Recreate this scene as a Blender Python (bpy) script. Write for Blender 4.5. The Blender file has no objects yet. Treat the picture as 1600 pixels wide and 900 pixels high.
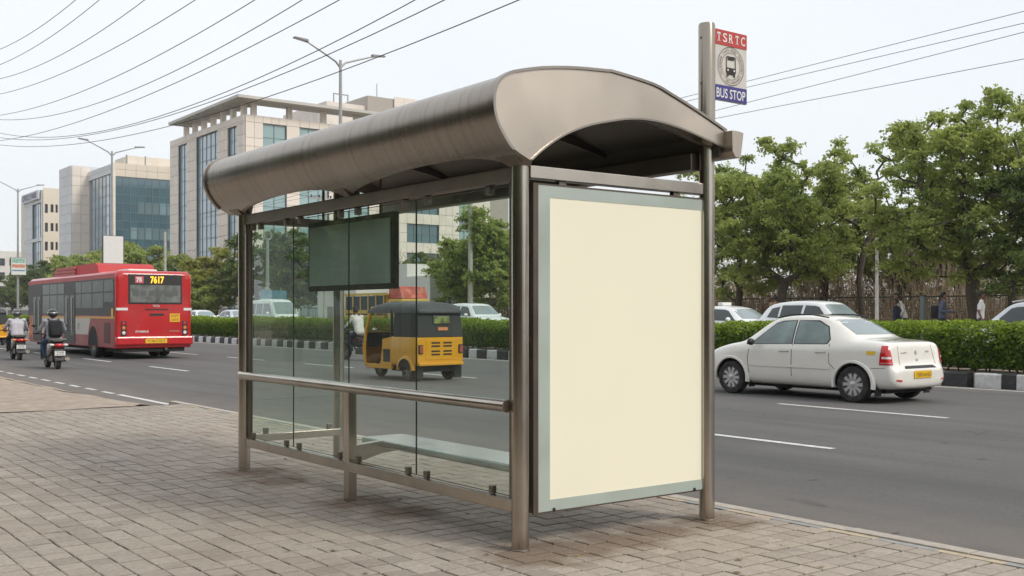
import bpy, bmesh, math, random
import numpy as np
from mathutils import Vector, Matrix, noise
from mathutils.bvhtree import BVHTree
R = math.radians
scene = bpy.context.scene
C = scene.collection

# ------------------------------------------------------------------ camera
YAW = math.atan(1260/1670.)                 # road axis (+Y) lies this far left of the view axis
cam_d = bpy.data.cameras.new('camera'); cam = bpy.data.objects.new('camera', cam_d); C.objects.link(cam)
cam.location = (0, 0, 1.5); cam.rotation_euler = (R(90), 0, -YAW)
cam_d.sensor_width = 36; cam_d.lens = 1670/1600*36; cam_d.shift_y = 39/1600
cam_d.clip_start = .05; cam_d.clip_end = 4000
scene.camera = cam
# ------------------------------------------------------------------ sky (thin bright overcast), soft sun, exposure
SUN = Vector((.34, -.88, .78)).normalized()
w = bpy.data.worlds.new('World'); scene.world = w; w.use_nodes = True
nt = w.node_tree; bg = nt.nodes['Background']
sky = nt.nodes.new('ShaderNodeTexSky'); sky.sky_type = 'NISHITA'; sky.sun_disc = False
sky.sun_elevation = math.asin(SUN.z); sky.sun_rotation = math.atan2(SUN.x, SUN.y)
sky.air_density = 1.0; sky.dust_density = 3.0; sky.ozone_density = 1.0
cl = nt.nodes.new('ShaderNodeTexNoise'); cl.inputs['Scale'].default_value = 1.6; cl.inputs['Detail'].default_value = 4
tc = nt.nodes.new('ShaderNodeTexCoord')
nt.links.new(tc.outputs['Generated'], cl.inputs['Vector'])
rp = nt.nodes.new('ShaderNodeValToRGB')
rp.color_ramp.elements[0].position = .35; rp.color_ramp.elements[0].color = (7.5, 7.85, 8.2, 1)
rp.color_ramp.elements[1].position = .7; rp.color_ramp.elements[1].color = (8.3, 8.5, 8.7, 1)
nt.links.new(cl.outputs['Fac'], rp.inputs['Fac'])
mx = nt.nodes.new('ShaderNodeMix'); mx.data_type = 'RGBA'; mx.inputs[0].default_value = .9
nt.links.new(sky.outputs[0], mx.inputs[6]); nt.links.new(rp.outputs['Color'], mx.inputs[7])
nt.links.new(mx.outputs[2], bg.inputs['Color']); bg.inputs['Strength'].default_value = .1
sd = bpy.data.lights.new('sun', 'SUN'); sun = bpy.data.objects.new('sun', sd); C.objects.link(sun)
sd.energy = 1.5; sd.angle = R(14); sd.color = (1, .93, .83)
sun.rotation_euler = SUN.to_track_quat('Z', 'Y').to_euler(); sun.location = (0, 0, 40)
vs = scene.view_settings
vs.view_transform = 'Standard'; vs.look = 'None'; vs.exposure = .38; vs.gamma = 1; vs.use_curve_mapping = False
scene.render.resolution_x = 1024; scene.render.resolution_y = 576

# ------------------------------------------------------------------ pixel -> position helpers (1600x900 photo)
_c, _s = math.cos(YAW), math.sin(YAW)
def yAt(px, X):                              # Y where the sight line of column px crosses the plane X
    a = (px-800)/1670; return X*(-a*_s+_c)/(a*_c+_s)
def dep(X, Y): return X*_s+Y*_c
def zAt(py, X, Y): return 1.5+(489-py)/1670*dep(X, Y)

# ------------------------------------------------------------------ materials
MATS = {}
def mat(name, col, rough=.6, metal=0., var=.12, scale=6., bump=0., bscale=60., spec=.5, coat=0., rnd=0., dirt=None, dscale=2., dfac=.5, emit=0., aniso=None, daniso=None):
    if name in MATS: return MATS[name]
    m = bpy.data.materials.new(name); m.use_nodes = True; MATS[name] = m
    n = m.node_tree.nodes; l = m.node_tree.links; p = n['Principled BSDF']
    p.inputs['Roughness'].default_value = rough; p.inputs['Metallic'].default_value = metal
    p.inputs['Specular IOR Level'].default_value = spec; p.inputs['Coat Weight'].default_value = coat
    tcn = n.new('ShaderNodeTexCoord')
    out = None
    if var > 0:
        t = n.new('ShaderNodeTexNoise'); t.inputs['Scale'].default_value = scale; t.inputs['Detail'].default_value = 6
        l.new(tcn.outputs['Object'], t.inputs['Vector'])
        if aniso:
            mp = n.new('ShaderNodeMapping'); mp.inputs['Scale'].default_value = aniso
            l.new(tcn.outputs['Object'], mp.inputs['Vector']); l.new(mp.outputs[0], t.inputs['Vector'])
        r = n.new('ShaderNodeMapRange'); r.inputs[1].default_value = .3; r.inputs[2].default_value = .7
        r.inputs[3].default_value = 1-var; r.inputs[4].default_value = 1+var
        l.new(t.outputs['Fac'], r.inputs[0])
        h = n.new('ShaderNodeHueSaturation'); h.inputs['Color'].default_value = (*col, 1)
        val = r.outputs[0]
        if rnd > 0:
            oi = n.new('ShaderNodeObjectInfo'); r2 = n.new('ShaderNodeMapRange')
            r2.inputs[3].default_value = 1-rnd; r2.inputs[4].default_value = 1+rnd
            l.new(oi.outputs['Random'], r2.inputs[0]); mu = n.new('ShaderNodeMath'); mu.operation = 'MULTIPLY'
            l.new(val, mu.inputs[0]); l.new(r2.outputs[0], mu.inputs[1]); val = mu.outputs[0]
        l.new(val, h.inputs['Value']); out = h.outputs[0]
        rr = n.new('ShaderNodeMapRange'); rr.inputs[3].default_value = max(.02, rough-.08); rr.inputs[4].default_value = min(1, rough+.1)
        l.new(t.outputs['Fac'], rr.inputs[0]); l.new(rr.outputs[0], p.inputs['Roughness'])
    if dirt:
        t2 = n.new('ShaderNodeTexNoise'); t2.inputs['Scale'].default_value = dscale; t2.inputs['Detail'].default_value = 8
        l.new(tcn.outputs['Object'], t2.inputs['Vector'])
        if hasattr(daniso, '__len__'):
            mp2 = n.new('ShaderNodeMapping'); mp2.inputs['Scale'].default_value = daniso
            l.new(tcn.outputs['Object'], mp2.inputs['Vector']); l.new(mp2.outputs[0], t2.inputs['Vector'])
        r3 = n.new('ShaderNodeMapRange'); r3.inputs[1].default_value = .48; r3.inputs[2].default_value = .72
        r3.inputs[3].default_value = 0; r3.inputs[4].default_value = dfac
        l.new(t2.outputs['Fac'], r3.inputs[0])
        mm = n.new('ShaderNodeMix'); mm.data_type = 'RGBA'; mm.inputs[7].default_value = (*dirt, 1)
        l.new(r3.outputs[0], mm.inputs[0])
        if out: l.new(out, mm.inputs[6])
        else: mm.inputs[6].default_value = (*col, 1)
        out = mm.outputs[2]
    if out: l.new(out, p.inputs['Base Color'])
    else: p.inputs['Base Color'].default_value = (*col, 1)
    if bump > 0:
        t3 = n.new('ShaderNodeTexNoise'); t3.inputs['Scale'].default_value = bscale; t3.inputs['Detail'].default_value = 4
        l.new(tcn.outputs['Object'], t3.inputs['Vector'])
        b = n.new('ShaderNodeBump'); b.inputs['Strength'].default_value = bump; b.inputs['Distance'].default_value = .02
        l.new(t3.outputs['Fac'], b.inputs['Height']); l.new(b.outputs[0], p.inputs['Normal'])
    if emit > 0:
        p.inputs['Emission Color'].default_value = (*col, 1); p.inputs['Emission Strength'].default_value = emit
    return m
def glass_mat(name, tint, gl=.06, rough=.0, refl=(1, 1, 1), film=0., filmcol=(.7, .75, .72)):
    # thin clear sheet: tinted transmission, Fresnel reflection, optional dust film
    m = bpy.data.materials.new(name); m.use_nodes = True; MATS[name] = m
    n = m.node_tree.nodes; l = m.node_tree.links; n.clear()
    o = n.new('ShaderNodeOutputMaterial'); t = n.new('ShaderNodeBsdfTransparent'); t.inputs[0].default_value = (*tint, 1)
    g = n.new('ShaderNodeBsdfGlossy'); g.inputs['Roughness'].default_value = rough; g.inputs[0].default_value = (*refl, 1)
    f = n.new('ShaderNodeFresnel'); ge = n.new('ShaderNodeNewGeometry')
    io = n.new('ShaderNodeMapRange'); io.inputs[3].default_value = 1.45; io.inputs[4].default_value = 1/1.45
    l.new(ge.outputs['Backfacing'], io.inputs[0]); l.new(io.outputs[0], f.inputs[0])
    ma = n.new('ShaderNodeMath'); ma.operation = 'ADD'; ma.inputs[1].default_value = gl; ma.use_clamp = True
    l.new(f.outputs[0], ma.inputs[0])
    s = n.new('ShaderNodeMixShader'); l.new(ma.outputs[0], s.inputs[0]); l.new(t.outputs[0], s.inputs[1]); l.new(g.outputs[0], s.inputs[2])
    last = s.outputs[0]
    if film > 0:
        d = n.new('ShaderNodeBsdfDiffuse'); d.inputs[0].default_value = (*filmcol, 1)
        tx = n.new('ShaderNodeTexNoise'); tx.inputs['Scale'].default_value = 3; tx.inputs['Detail'].default_value = 7
        tcn = n.new('ShaderNodeTexCoord'); l.new(tcn.outputs['Object'], tx.inputs['Vector'])
        mr = n.new('ShaderNodeMapRange'); mr.inputs[1].default_value = .3; mr.inputs[2].default_value = .75; mr.inputs[3].default_value = film*.5; mr.inputs[4].default_value = film*1.6
        l.new(tx.outputs['Fac'], mr.inputs[0])
        s2 = n.new('ShaderNodeMixShader'); l.new(mr.outputs[0], s2.inputs[0]); l.new(last, s2.inputs[1]); l.new(d.outputs[0], s2.inputs[2]); last = s2.outputs[0]
    l.new(last, o.inputs[0]); return m
def attr_mat(name, c0, c1, rough=.7, trans=0., transcol=None, stains=None, bump=0., bscale=60, var=.1, scale=8, spec=.4):
    # colour runs from c0 to c1 with the mesh attribute 'tone' (each leaf / stone its own tone)
    m = bpy.data.materials.new(name); m.use_nodes = True; MATS[name] = m
    n = m.node_tree.nodes; l = m.node_tree.links; p = n['Principled BSDF']
    a = n.new('ShaderNodeAttribute'); a.attribute_name = 'tone'
    mxx = n.new('ShaderNodeMix'); mxx.data_type = 'RGBA'; mxx.inputs[6].default_value = (*c0, 1); mxx.inputs[7].default_value = (*c1, 1)
    l.new(a.outputs['Fac'], mxx.inputs[0]); out = mxx.outputs[2]
    g = n.new('ShaderNodeNewGeometry')
    if var > 0:
        t = n.new('ShaderNodeTexNoise'); t.inputs['Scale'].default_value = scale; t.inputs['Detail'].default_value = 7
        l.new(g.outputs['Position'], t.inputs['Vector'])
        r = n.new('ShaderNodeMapRange'); r.inputs[1].default_value = .3; r.inputs[2].default_value = .7; r.inputs[3].default_value = 1-var; r.inputs[4].default_value = 1+var
        l.new(t.outputs['Fac'], r.inputs[0]); h = n.new('ShaderNodeHueSaturation'); l.new(out, h.inputs['Color']); l.new(r.outputs[0], h.inputs['Value']); out = h.outputs[0]
    for (scol, sscale, lo, hi, sfac) in (stains or []):
        st3 = sscale if hasattr(sscale, '__len__') else None
        t2 = n.new('ShaderNodeTexNoise'); t2.inputs['Scale'].default_value = 1 if st3 else sscale; t2.inputs['Detail'].default_value = 7; t2.inputs['Roughness'].default_value = .62
        l.new(g.outputs['Position'], t2.inputs['Vector'])
        if st3:
            mp = n.new('ShaderNodeMapping'); mp.inputs['Scale'].default_value = st3; l.new(g.outputs['Position'], mp.inputs['Vector']); l.new(mp.outputs[0], t2.inputs['Vector'])
        r2 = n.new('ShaderNodeMapRange'); r2.inputs[1].default_value = lo; r2.inputs[2].default_value = hi; r2.inputs[3].default_value = 0; r2.inputs[4].default_value = sfac
        l.new(t2.outputs['Fac'], r2.inputs[0])
        m2 = n.new('ShaderNodeMix'); m2.data_type = 'RGBA'; m2.inputs[7].default_value = (*scol, 1)
        l.new(r2.outputs[0], m2.inputs[0]); l.new(out, m2.inputs[6]); out = m2.outputs[2]
    l.new(out, p.inputs['Base Color']); p.inputs['Roughness'].default_value = rough; p.inputs['Specular IOR Level'].default_value = spec
    if bump > 0:
        t3 = n.new('ShaderNodeTexNoise'); t3.inputs['Scale'].default_value = bscale; t3.inputs['Detail'].default_value = 3
        l.new(g.outputs['Position'], t3.inputs['Vector'])
        b = n.new('ShaderNodeBump'); b.inputs['Strength'].default_value = bump; b.inputs['Distance'].default_value = .01
        l.new(t3.outputs['Fac'], b.inputs['Height']); l.new(b.outputs[0], p.inputs['Normal'])
    if trans > 0:
        tr = n.new('ShaderNodeBsdfTranslucent'); h2 = n.new('ShaderNodeHueSaturation'); h2.inputs['Value'].default_value = 1.25; h2.inputs['Hue'].default_value = .485
        l.new(out, h2.inputs['Color']); l.new(h2.outputs[0], tr.inputs[0])
        ms = n.new('ShaderNodeMixShader'); ms.inputs[0].default_value = trans
        o = n['Material Output']; l.new(p.outputs[0], ms.inputs[1]); l.new(tr.outputs[0], ms.inputs[2]); l.new(ms.outputs[0], o.inputs[0])
    return m

STEEL = mat('brushed_steel', (.53, .48, .42), .22, 1, .10, 3, dirt=(.30, .24, .18), dscale=4, dfac=.35, aniso=(1, 1, .12))
STEELD = mat('dull_steel', (.24, .21, .17), .40, .9, .12, 4, dirt=(.2, .16, .12), dscale=5, dfac=.4)
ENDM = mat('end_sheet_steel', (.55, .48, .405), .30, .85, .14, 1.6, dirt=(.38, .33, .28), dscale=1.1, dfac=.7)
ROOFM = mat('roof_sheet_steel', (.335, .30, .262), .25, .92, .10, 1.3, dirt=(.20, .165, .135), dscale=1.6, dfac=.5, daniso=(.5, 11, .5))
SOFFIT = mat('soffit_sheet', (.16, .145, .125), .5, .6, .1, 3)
BLACK = mat('black_plastic', (.018, .018, .018), .5, 0, .1)
RUBBER = mat('tyre_rubber', (.022, .021, .02), .85, 0, .2, 20, dirt=(.09, .08, .07), dscale=9, dfac=.4)
DARK = mat('dark_underbody', (.012, .012, .012), .8, 0, 0)
SILVER = mat('wheel_silver', (.66, .66, .67), .34, .75, .08, 10, dirt=(.3, .28, .26), dscale=12, dfac=.3)
CHROME = mat('chrome', (.7, .7, .7), .12, 1, 0)
WHITEP = mat('white_car_paint', (.82, .79, .73), .22, 0, .03, 1.5, coat=1, dirt=(.55, .50, .43), dscale=1.5, dfac=.22)
WHITEC = mat('clean_white_car_paint', (.80, .81, .81), .25, 0, .02, 1, coat=.6)
CARGLASS = mat('dark_car_glass', (.03, .04, .04), .04, 0, 0, spec=.6, coat=.3)
SEDGLASS = mat('greenish_car_glass', (.10, .15, .14), .05, 0, .7, 1.6, spec=.8, coat=.6)
REARGLASS = mat('dusty_rear_glass', (.22, .27, .28), .12, 0, .12, 2, spec=.6, coat=.4)
REDL = mat('red_lamp', (.55, .012, .015), .12, 0, .1, 14, coat=.7)
CLEARL = mat('clear_lamp', (.75, .72, .7), .1, 0, .1, 14, coat=.7)
AMBER = mat('amber_lamp', (.7, .22, .03), .15, 0, 0, coat=.6)
YPLATE = mat('yellow_plate', (.78, .47, .02), .5, 0, .05)
WPLATE = mat('white_plate', (.72, .72, .70), .5, 0, .05)
INK = mat('black_ink', (.02, .018, .015), .6, 0, 0)
CONC = mat('concrete', (.42, .40, .36), .85, 0, .15, 5, bump=.1)
GALV = mat('galvanised_pole', (.34, .34, .33), .45, .6, .1, 5)

# ------------------------------------------------------------------ mesh building
class MB:
    def __init__(s, off=(0, 0, 0)): s.v = []; s.f = []; s.mi = []; s.off = Vector(off); s.cur = 0
    def add(s, vs_, fs):
        b = len(s.v); s.v += [tuple(x) for x in vs_]; s.f += [tuple(i+b for i in q) for q in fs]; s.mi += [s.cur]*len(fs)
    def box(s, a, b, ch=0.):
        x0, y0, z0 = a; x1, y1, z1 = b
        if ch <= 0:
            s.add([(x0,y0,z0),(x1,y0,z0),(x1,y1,z0),(x0,y1,z0),(x0,y0,z1),(x1,y0,z1),(x1,y1,z1),(x0,y1,z1)],
                  [(0,3,2,1),(4,5,6,7),(0,1,5,4),(1,2,6,5),(2,3,7,6),(3,0,4,7)]); return
        bm = bmesh.new(); bmesh.ops.create_cube(bm, size=1)
        bmesh.ops.scale(bm, vec=(x1-x0, y1-y0, z1-z0), verts=bm.verts); bmesh.ops.translate(bm, vec=((x0+x1)/2, (y0+y1)/2, (z0+z1)/2), verts=bm.verts)
        bmesh.ops.bevel(bm, geom=bm.edges[:], offset=ch, segments=2, affect='EDGES', profile=.5)
        s.bm(bm)
    def bm(s, bm):
        bm.verts.index_update(); s.add([v.co[:] for v in bm.verts], [[v.index for v in f.verts] for f in bm.faces]); bm.free()
    def prism(s, poly, axis, a, b):            # poly: 2D points; extruded along axis from a to b
        n = len(poly)
        def p3(q, t): return {'x': (t, q[0], q[1]), 'y': (q[0], t, q[1]), 'z': (q[0], q[1], t)}[axis]
        vs_ = [p3(q, a) for q in poly]+[p3(q, b) for q in poly]
        fs = [tuple(range(n)), tuple(range(2*n-1, n-1, -1))]+[(i, n+i, n+(i+1) % n, (i+1) % n) for i in range(n)]
        s.add(vs_, fs)
    def tube(s, pts, rad, n=10, cap=True):
        pts = [Vector(p) for p in pts]; k = len(pts)
        if not hasattr(rad, '__len__'): rad = [rad]*k
        up = None; rings = []
        for i, p in enumerate(pts):
            t = (pts[min(i+1, k-1)]-pts[max(i-1, 0)]).normalized()
            if up is None: up = Vector((0, 0, 1)) if abs(t.z) < .9 else Vector((1, 0, 0))
            a = t.cross(up).normalized(); b = a.cross(t).normalized(); up = b
            rings.append([p+(a*math.cos(2*math.pi*j/n)+b*math.sin(2*math.pi*j/n))*rad[i] for j in range(n)])
        vs_ = [q for r_ in rings for q in r_]; fs = []
        for i in range(k-1):
            for j in range(n): fs.append((i*n+j, i*n+(j+1) % n, (i+1)*n+(j+1) % n, (i+1)*n+j))
        if cap: fs += [tuple(range(n-1, -1, -1)), tuple(range((k-1)*n, k*n))]
        s.add(vs_, fs)
    def lathe(s, prof, c=(0, 0, 0), axis='x', n=28):   # prof: (radius, along)
        vs_ = []; fs = []; k = len(prof)
        for i in range(n):
            a = 2*math.pi*i/n; ca, sa = math.cos(a), math.sin(a)
            for r_, t in prof:
                q = {'x': (t, r_*ca, r_*sa), 'y': (r_*ca, t, r_*sa), 'z': (r_*ca, r_*sa, t)}[axis]
                vs_.append((q[0]+c[0], q[1]+c[1], q[2]+c[2]))
        for i in range(n):
            for j in range(k-1):
                fs.append((i*k+j, i*k+j+1, ((i+1) % n)*k+j+1, ((i+1) % n)*k+j))
        s.add(vs_, fs)
    def ell(s, c, r, n=16, m=10):
        prof = [(max(1e-4, math.sin(math.pi*j/m)), -math.cos(math.pi*j/m)) for j in range(m+1)]
        b = len(s.v); s.lathe(prof, (0, 0, 0), 'z', n)
        for i in range(b, len(s.v)):
            v = s.v[i]; s.v[i] = (c[0]+v[0]*r[0], c[1]+v[1]*r[1], c[2]+v[2]*r[2])
    def grid(s, rows, closed=False):           # rows of equal-length point lists
        nr, nc = len(rows), len(rows[0]); fs = []
        for i in range(nr-1):
            for j in range(nc-1+(1 if closed else 0)):
                fs.append((i*nc+j, i*nc+(j+1) % nc, (i+1)*nc+(j+1) % nc, (i+1)*nc+j))
        s.add([p for r_ in rows for p in r_], fs)
    def text(s, body, M, size, width=None, thick=.0):   # lettering as flat mesh, placed by matrix M (letters in local XY)
        cu = bpy.data.curves.new('t', 'FONT'); cu.body = body; cu.size = size; cu.align_x = 'CENTER'; cu.align_y = 'CENTER'; cu.offset = thick
        cu.resolution_u = 3
        ob = bpy.data.objects.new('t', cu); C.objects.link(ob)
        dg = bpy.context.evaluated_depsgraph_get(); me = bpy.data.meshes.new_from_object(ob.evaluated_get(dg))
        xs = [v.co.x for v in me.vertices]; k = 1
        if width and xs: k = width/(max(xs)-min(xs))
        cx = (max(xs)+min(xs))/2; ys = [v.co.y for v in me.vertices]; cy = (max(ys)+min(ys))/2
        s.add([M @ Vector(((v.co.x-cx)*k, v.co.y-cy, 0)) for v in me.vertices], [tuple(p.vertices) for p in me.polygons])
        bpy.data.objects.remove(ob); bpy.data.curves.remove(cu); bpy.data.meshes.remove(me)
    def mesh(s, name, mats, smooth=False):
        me = bpy.data.meshes.new(name); o = s.off
        me.from_pydata([(v[0]-o.x, v[1]-o.y, v[2]-o.z) for v in s.v], [], s.f)
        for m in (mats if isinstance(mats, (list, tuple)) else [mats]): me.materials.append(m)
        me.polygons.foreach_set('material_index', s.mi)
        bm = bmesh.new(); bm.from_mesh(me); bmesh.ops.recalc_face_normals(bm, faces=bm.faces); bm.to_mesh(me); bm.free()
        if smooth:
            me.shade_smooth(); me.set_sharp_from_angle(angle=R(38 if smooth is True else smooth))
        me.update(); return me
    def build(s, name, mats, parent=None, smooth=False, kind=None):
        return link(name, s.mesh(name, mats, smooth), parent, kind)
def link(name, me, parent=None, kind=None, loc=None, rot=None, scale=None):
    o = bpy.data.objects.new(name, me); C.objects.link(o)
    if parent: o.parent = parent
    if kind: o['kind'] = kind
    if loc is not None: o.location = loc
    if rot is not None: o.rotation_euler = rot
    if scale is not None: o.scale = scale
    return o
def tag(o, label, cat, group=None):
    o['label'] = label; o['category'] = cat
    if group: o['group'] = group
    return o
def thing(name, label, cat, loc=(0, 0, 0), rz=0, group=None, scale=1):
    o = bpy.data.objects.new(name, None); C.objects.link(o); o.empty_display_size = .2
    o.location = loc; o.rotation_euler = (0, 0, rz); o.scale = (scale,)*3
    return tag(o, label, cat, group)
def part(name, fn, mats, parent, off=(0, 0, 0), smooth=False, kind=None):
    m = MB(off); fn(m); return m.build(name, mats, parent, smooth, kind)
def bx(name, a, b, m, parent, off=(0, 0, 0), ch=0.):
    q = MB(off); q.box(a, b, ch); return q.build(name, m, parent)
def tb(name, pts, r, m, parent, off=(0, 0, 0), n=12):
    q = MB(off); q.tube(pts, r, n); return q.build(name, m, parent, smooth=50)
def dup(root, loc, rz, label, group=None, scale=None, name=None):
    def cp(o, par):
        c = o.copy(); C.objects.link(c); c.parent = par
        for ch in o.children: cp(ch, c)
        return c
    c = cp(root, None); c.location = loc; c.rotation_euler = (0, 0, rz); c['label'] = label
    if group: c['group'] = group
    if scale: c.scale = scale if hasattr(scale, '__len__') else (scale,)*3
    return c
def structure(name, m, mats, smooth=False):
    return m.build(name, mats, None, smooth, 'structure')
def quads_mesh(name, V, mats, tone):             # V: (n,4,3) array of quads with one tone each
    n = len(V); me = bpy.data.meshes.new(name)
    me.vertices.add(n*4); me.vertices.foreach_set('co', V.reshape(-1).astype('f'))
    me.loops.add(n*4); me.loops.foreach_set('vertex_index', np.arange(n*4, dtype='i'))
    me.polygons.add(n); me.polygons.foreach_set('loop_start', np.arange(0, n*4, 4, dtype='i'))
    a = me.attributes.new('tone', 'FLOAT', 'FACE'); a.data.foreach_set('value', np.asarray(tone, dtype='f'))
    for m in (mats if isinstance(mats, (list, tuple)) else [mats]): me.materials.append(m)
    me.update(calc_edges=True); me.validate(); return me
def tone_attr(me, vals):
    a = me.attributes.new('tone', 'FLOAT', 'FACE'); a.data.foreach_set('value', np.asarray(vals, dtype='f'))

# ================================================================== SETTING
random.seed(7); rng = np.random.default_rng(7)
ASPH = attr_mat('asphalt', (.135, .130, .127), (.135, .130, .127), .88, var=.16, scale=26, bump=.35, bscale=220, spec=.3,
                stains=[((.085, .083, .082), (.9, .03, 1), .42, .66, .6), ((.085, .083, .082), .35, .45, .75, .5), ((.175, .163, .15), (1.6, .12, 1), .5, .75, .6), ((.05, .05, .05), (2.2, 1.1, 1), .66, .72, .55), ((.19, .18, .17), 40, .62, .72, .5)])
def gutter_dust(m_):
    n = m_.node_tree.nodes; l = m_.node_tree.links; p = n['Principled BSDF']; src = p.inputs['Base Color'].links[0].from_socket
    g = n.new('ShaderNodeNewGeometry'); sp = n.new('ShaderNodeSeparateXYZ'); l.new(g.outputs['Position'], sp.inputs[0])
    nz = n.new('ShaderNodeTexNoise'); nz.inputs['Scale'].default_value = 2.2; nz.inputs['Detail'].default_value = 7; l.new(g.outputs['Position'], nz.inputs['Vector'])
    r = n.new('ShaderNodeMapRange'); r.inputs[1].default_value = 8.6; r.inputs[2].default_value = 6.4; l.new(sp.outputs[0], r.inputs[0])
    r5 = n.new('ShaderNodeMapRange'); r5.inputs[1].default_value = 20.4; r5.inputs[2].default_value = 21.9; l.new(sp.outputs[0], r5.inputs[0])
    mxx = n.new('ShaderNodeMath'); mxx.operation = 'MAXIMUM'; l.new(r.outputs[0], mxx.inputs[0]); l.new(r5.outputs[0], mxx.inputs[1])
    a = n.new('ShaderNodeMath'); a.operation = 'MULTIPLY'; l.new(mxx.outputs[0], a.inputs[0]); l.new(nz.outputs['Fac'], a.inputs[1])
    r2 = n.new('ShaderNodeMapRange'); r2.inputs[1].default_value = .05; r2.inputs[2].default_value = .6; r2.inputs[4].default_value = .8; l.new(a.outputs[0], r2.inputs[0])
    mm = n.new('ShaderNodeMix'); mm.data_type = 'RGBA'; mm.inputs[7].default_value = (.215, .185, .16, 1); l.new(r2.outputs[0], mm.inputs[0]); l.new(src, mm.inputs[6]); l.new(mm.outputs[2], p.inputs['Base Color'])
gutter_dust(ASPH)
PAINT = attr_mat('worn_white_paint', (.66, .65, .62), (.66, .65, .62), .7, var=.12, scale=8, stains=[((.2, .19, .18), 14, .55, .68, .7)])
DIRT = attr_mat('dusty_earth', (.38, .31, .25), (.38, .31, .25), .95, var=.2, scale=5, bump=.5, bscale=40, stains=[((.26, .205, .16), 1.6, .5, .7, .6), ((.46, .40, .34), 3, .5, .75, .5)])
PAVE = attr_mat('paving_stone', (.315, .27, .228), (.405, .352, .30), .8, var=.14, scale=30, bump=.35, bscale=160, spec=.35,
                stains=[((.21, .16, .12), .55, .52, .74, .5), ((.13, .115, .10), 1.7, .58, .74, .5), ((.36, .30, .235), .33, .45, .7, .45)])
def add_patches(m_, centres, col, fac):
    n = m_.node_tree.nodes; l = m_.node_tree.links; p = n['Principled BSDF']; src = p.inputs['Base Color'].links[0].from_socket
    g = n.new('ShaderNodeNewGeometry'); nz = n.new('ShaderNodeTexNoise'); nz.inputs['Scale'].default_value = 4.5; nz.inputs['Detail'].default_value = 7; l.new(g.outputs['Position'], nz.inputs['Vector'])
    tot = None
    for (x, y, r_) in centres:
        d = n.new('ShaderNodeVectorMath'); d.operation = 'DISTANCE'; d.inputs[1].default_value = (x, y, 0); l.new(g.outputs['Position'], d.inputs[0])
        r = n.new('ShaderNodeMapRange'); r.inputs[1].default_value = r_; r.inputs[2].default_value = 0; l.new(d.outputs['Value'], r.inputs[0])
        if tot is None: tot = r.outputs[0]
        else:
            mx_ = n.new('ShaderNodeMath'); mx_.operation = 'MAXIMUM'; l.new(tot, mx_.inputs[0]); l.new(r.outputs[0], mx_.inputs[1]); tot = mx_.outputs[0]
    a = n.new('ShaderNodeMath'); a.operation = 'ADD'; l.new(tot, a.inputs[0]); l.new(nz.outputs['Fac'], a.inputs[1])
    r = n.new('ShaderNodeMapRange'); r.inputs[1].default_value = .72; r.inputs[2].default_value = 1.12; r.inputs[4].default_value = fac; l.new(a.outputs[0], r.inputs[0])
    mm = n.new('ShaderNodeMix'); mm.data_type = 'RGBA'; mm.inputs[7].default_value = (*col, 1); l.new(r.outputs[0], mm.inputs[0]); l.new(src, mm.inputs[6]); l.new(mm.outputs[2], p.inputs['Base Color'])
STAINS = [(4.11, 5.22, .55), (4.45, 5.18, .5), (4.8, 5.22, .5), (5.2, 5.27, .45), (5.8, 5.25, .5), (4.12, 9.55, .5), (4.1, 8.9, .45), (4.15, 7.5, .5), (4.2, 6.9, .45)]
add_patches(PAVE, STAINS, (.165, .115, .078), .8)
JOINT = attr_mat('joint_sand', (.055, .045, .037), (.055, .045, .037), .95, var=.3, scale=12); add_patches(JOINT, STAINS, (.15, .11, .08), .6)
KERBC = attr_mat('kerb_concrete', (.40, .36, .31), (.48, .43, .37), .85, var=.12, scale=14, bump=.3, bscale=120, stains=[((.25, .2, .16), 3, .55, .75, .5)])
KYEL = attr_mat('kerb_faded_yellow', (.50, .41, .29), (.46, .38, .28), .8, var=.12, scale=14, stains=[((.36, .31, .25), 9, .5, .66, .75)])
KGRY = attr_mat('kerb_grey_paint', (.30, .295, .285), (.33, .325, .31), .8, var=.14, scale=14, stains=[((.34, .31, .27), 8, .52, .68, .6)])
KWHT = attr_mat('kerb_white_paint', (.52, .52, .51), (.60, .60, .59), .75, var=.1, scale=9, stains=[((.25, .23, .21), 5, .5, .74, .55)])
KBLK = attr_mat('kerb_black_paint', (.028, .028, .03), (.04, .04, .042), .7, var=.2, scale=9, stains=[((.12, .11, .10), 5, .52, .76, .5)])
LAND = attr_mat('scrub_land', (.20, .16, .10), (.20, .16, .10), .95, var=.3, scale=.8, stains=[((.10, .11, .045), .3, .45, .65, .7)])

m = MB(); m.box((-900, -900, -.6), (1500, 1500, -.30)); structure('ground', m, LAND)
m = MB(); m.box((4.6, -60, -.295), (22.0, 620, -.12)); road = structure('road', m, ASPH)
m = MB(); m.box((24.55, -60, -.29), (34.4, 620, .25)); structure('far_road', m, ASPH)
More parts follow.
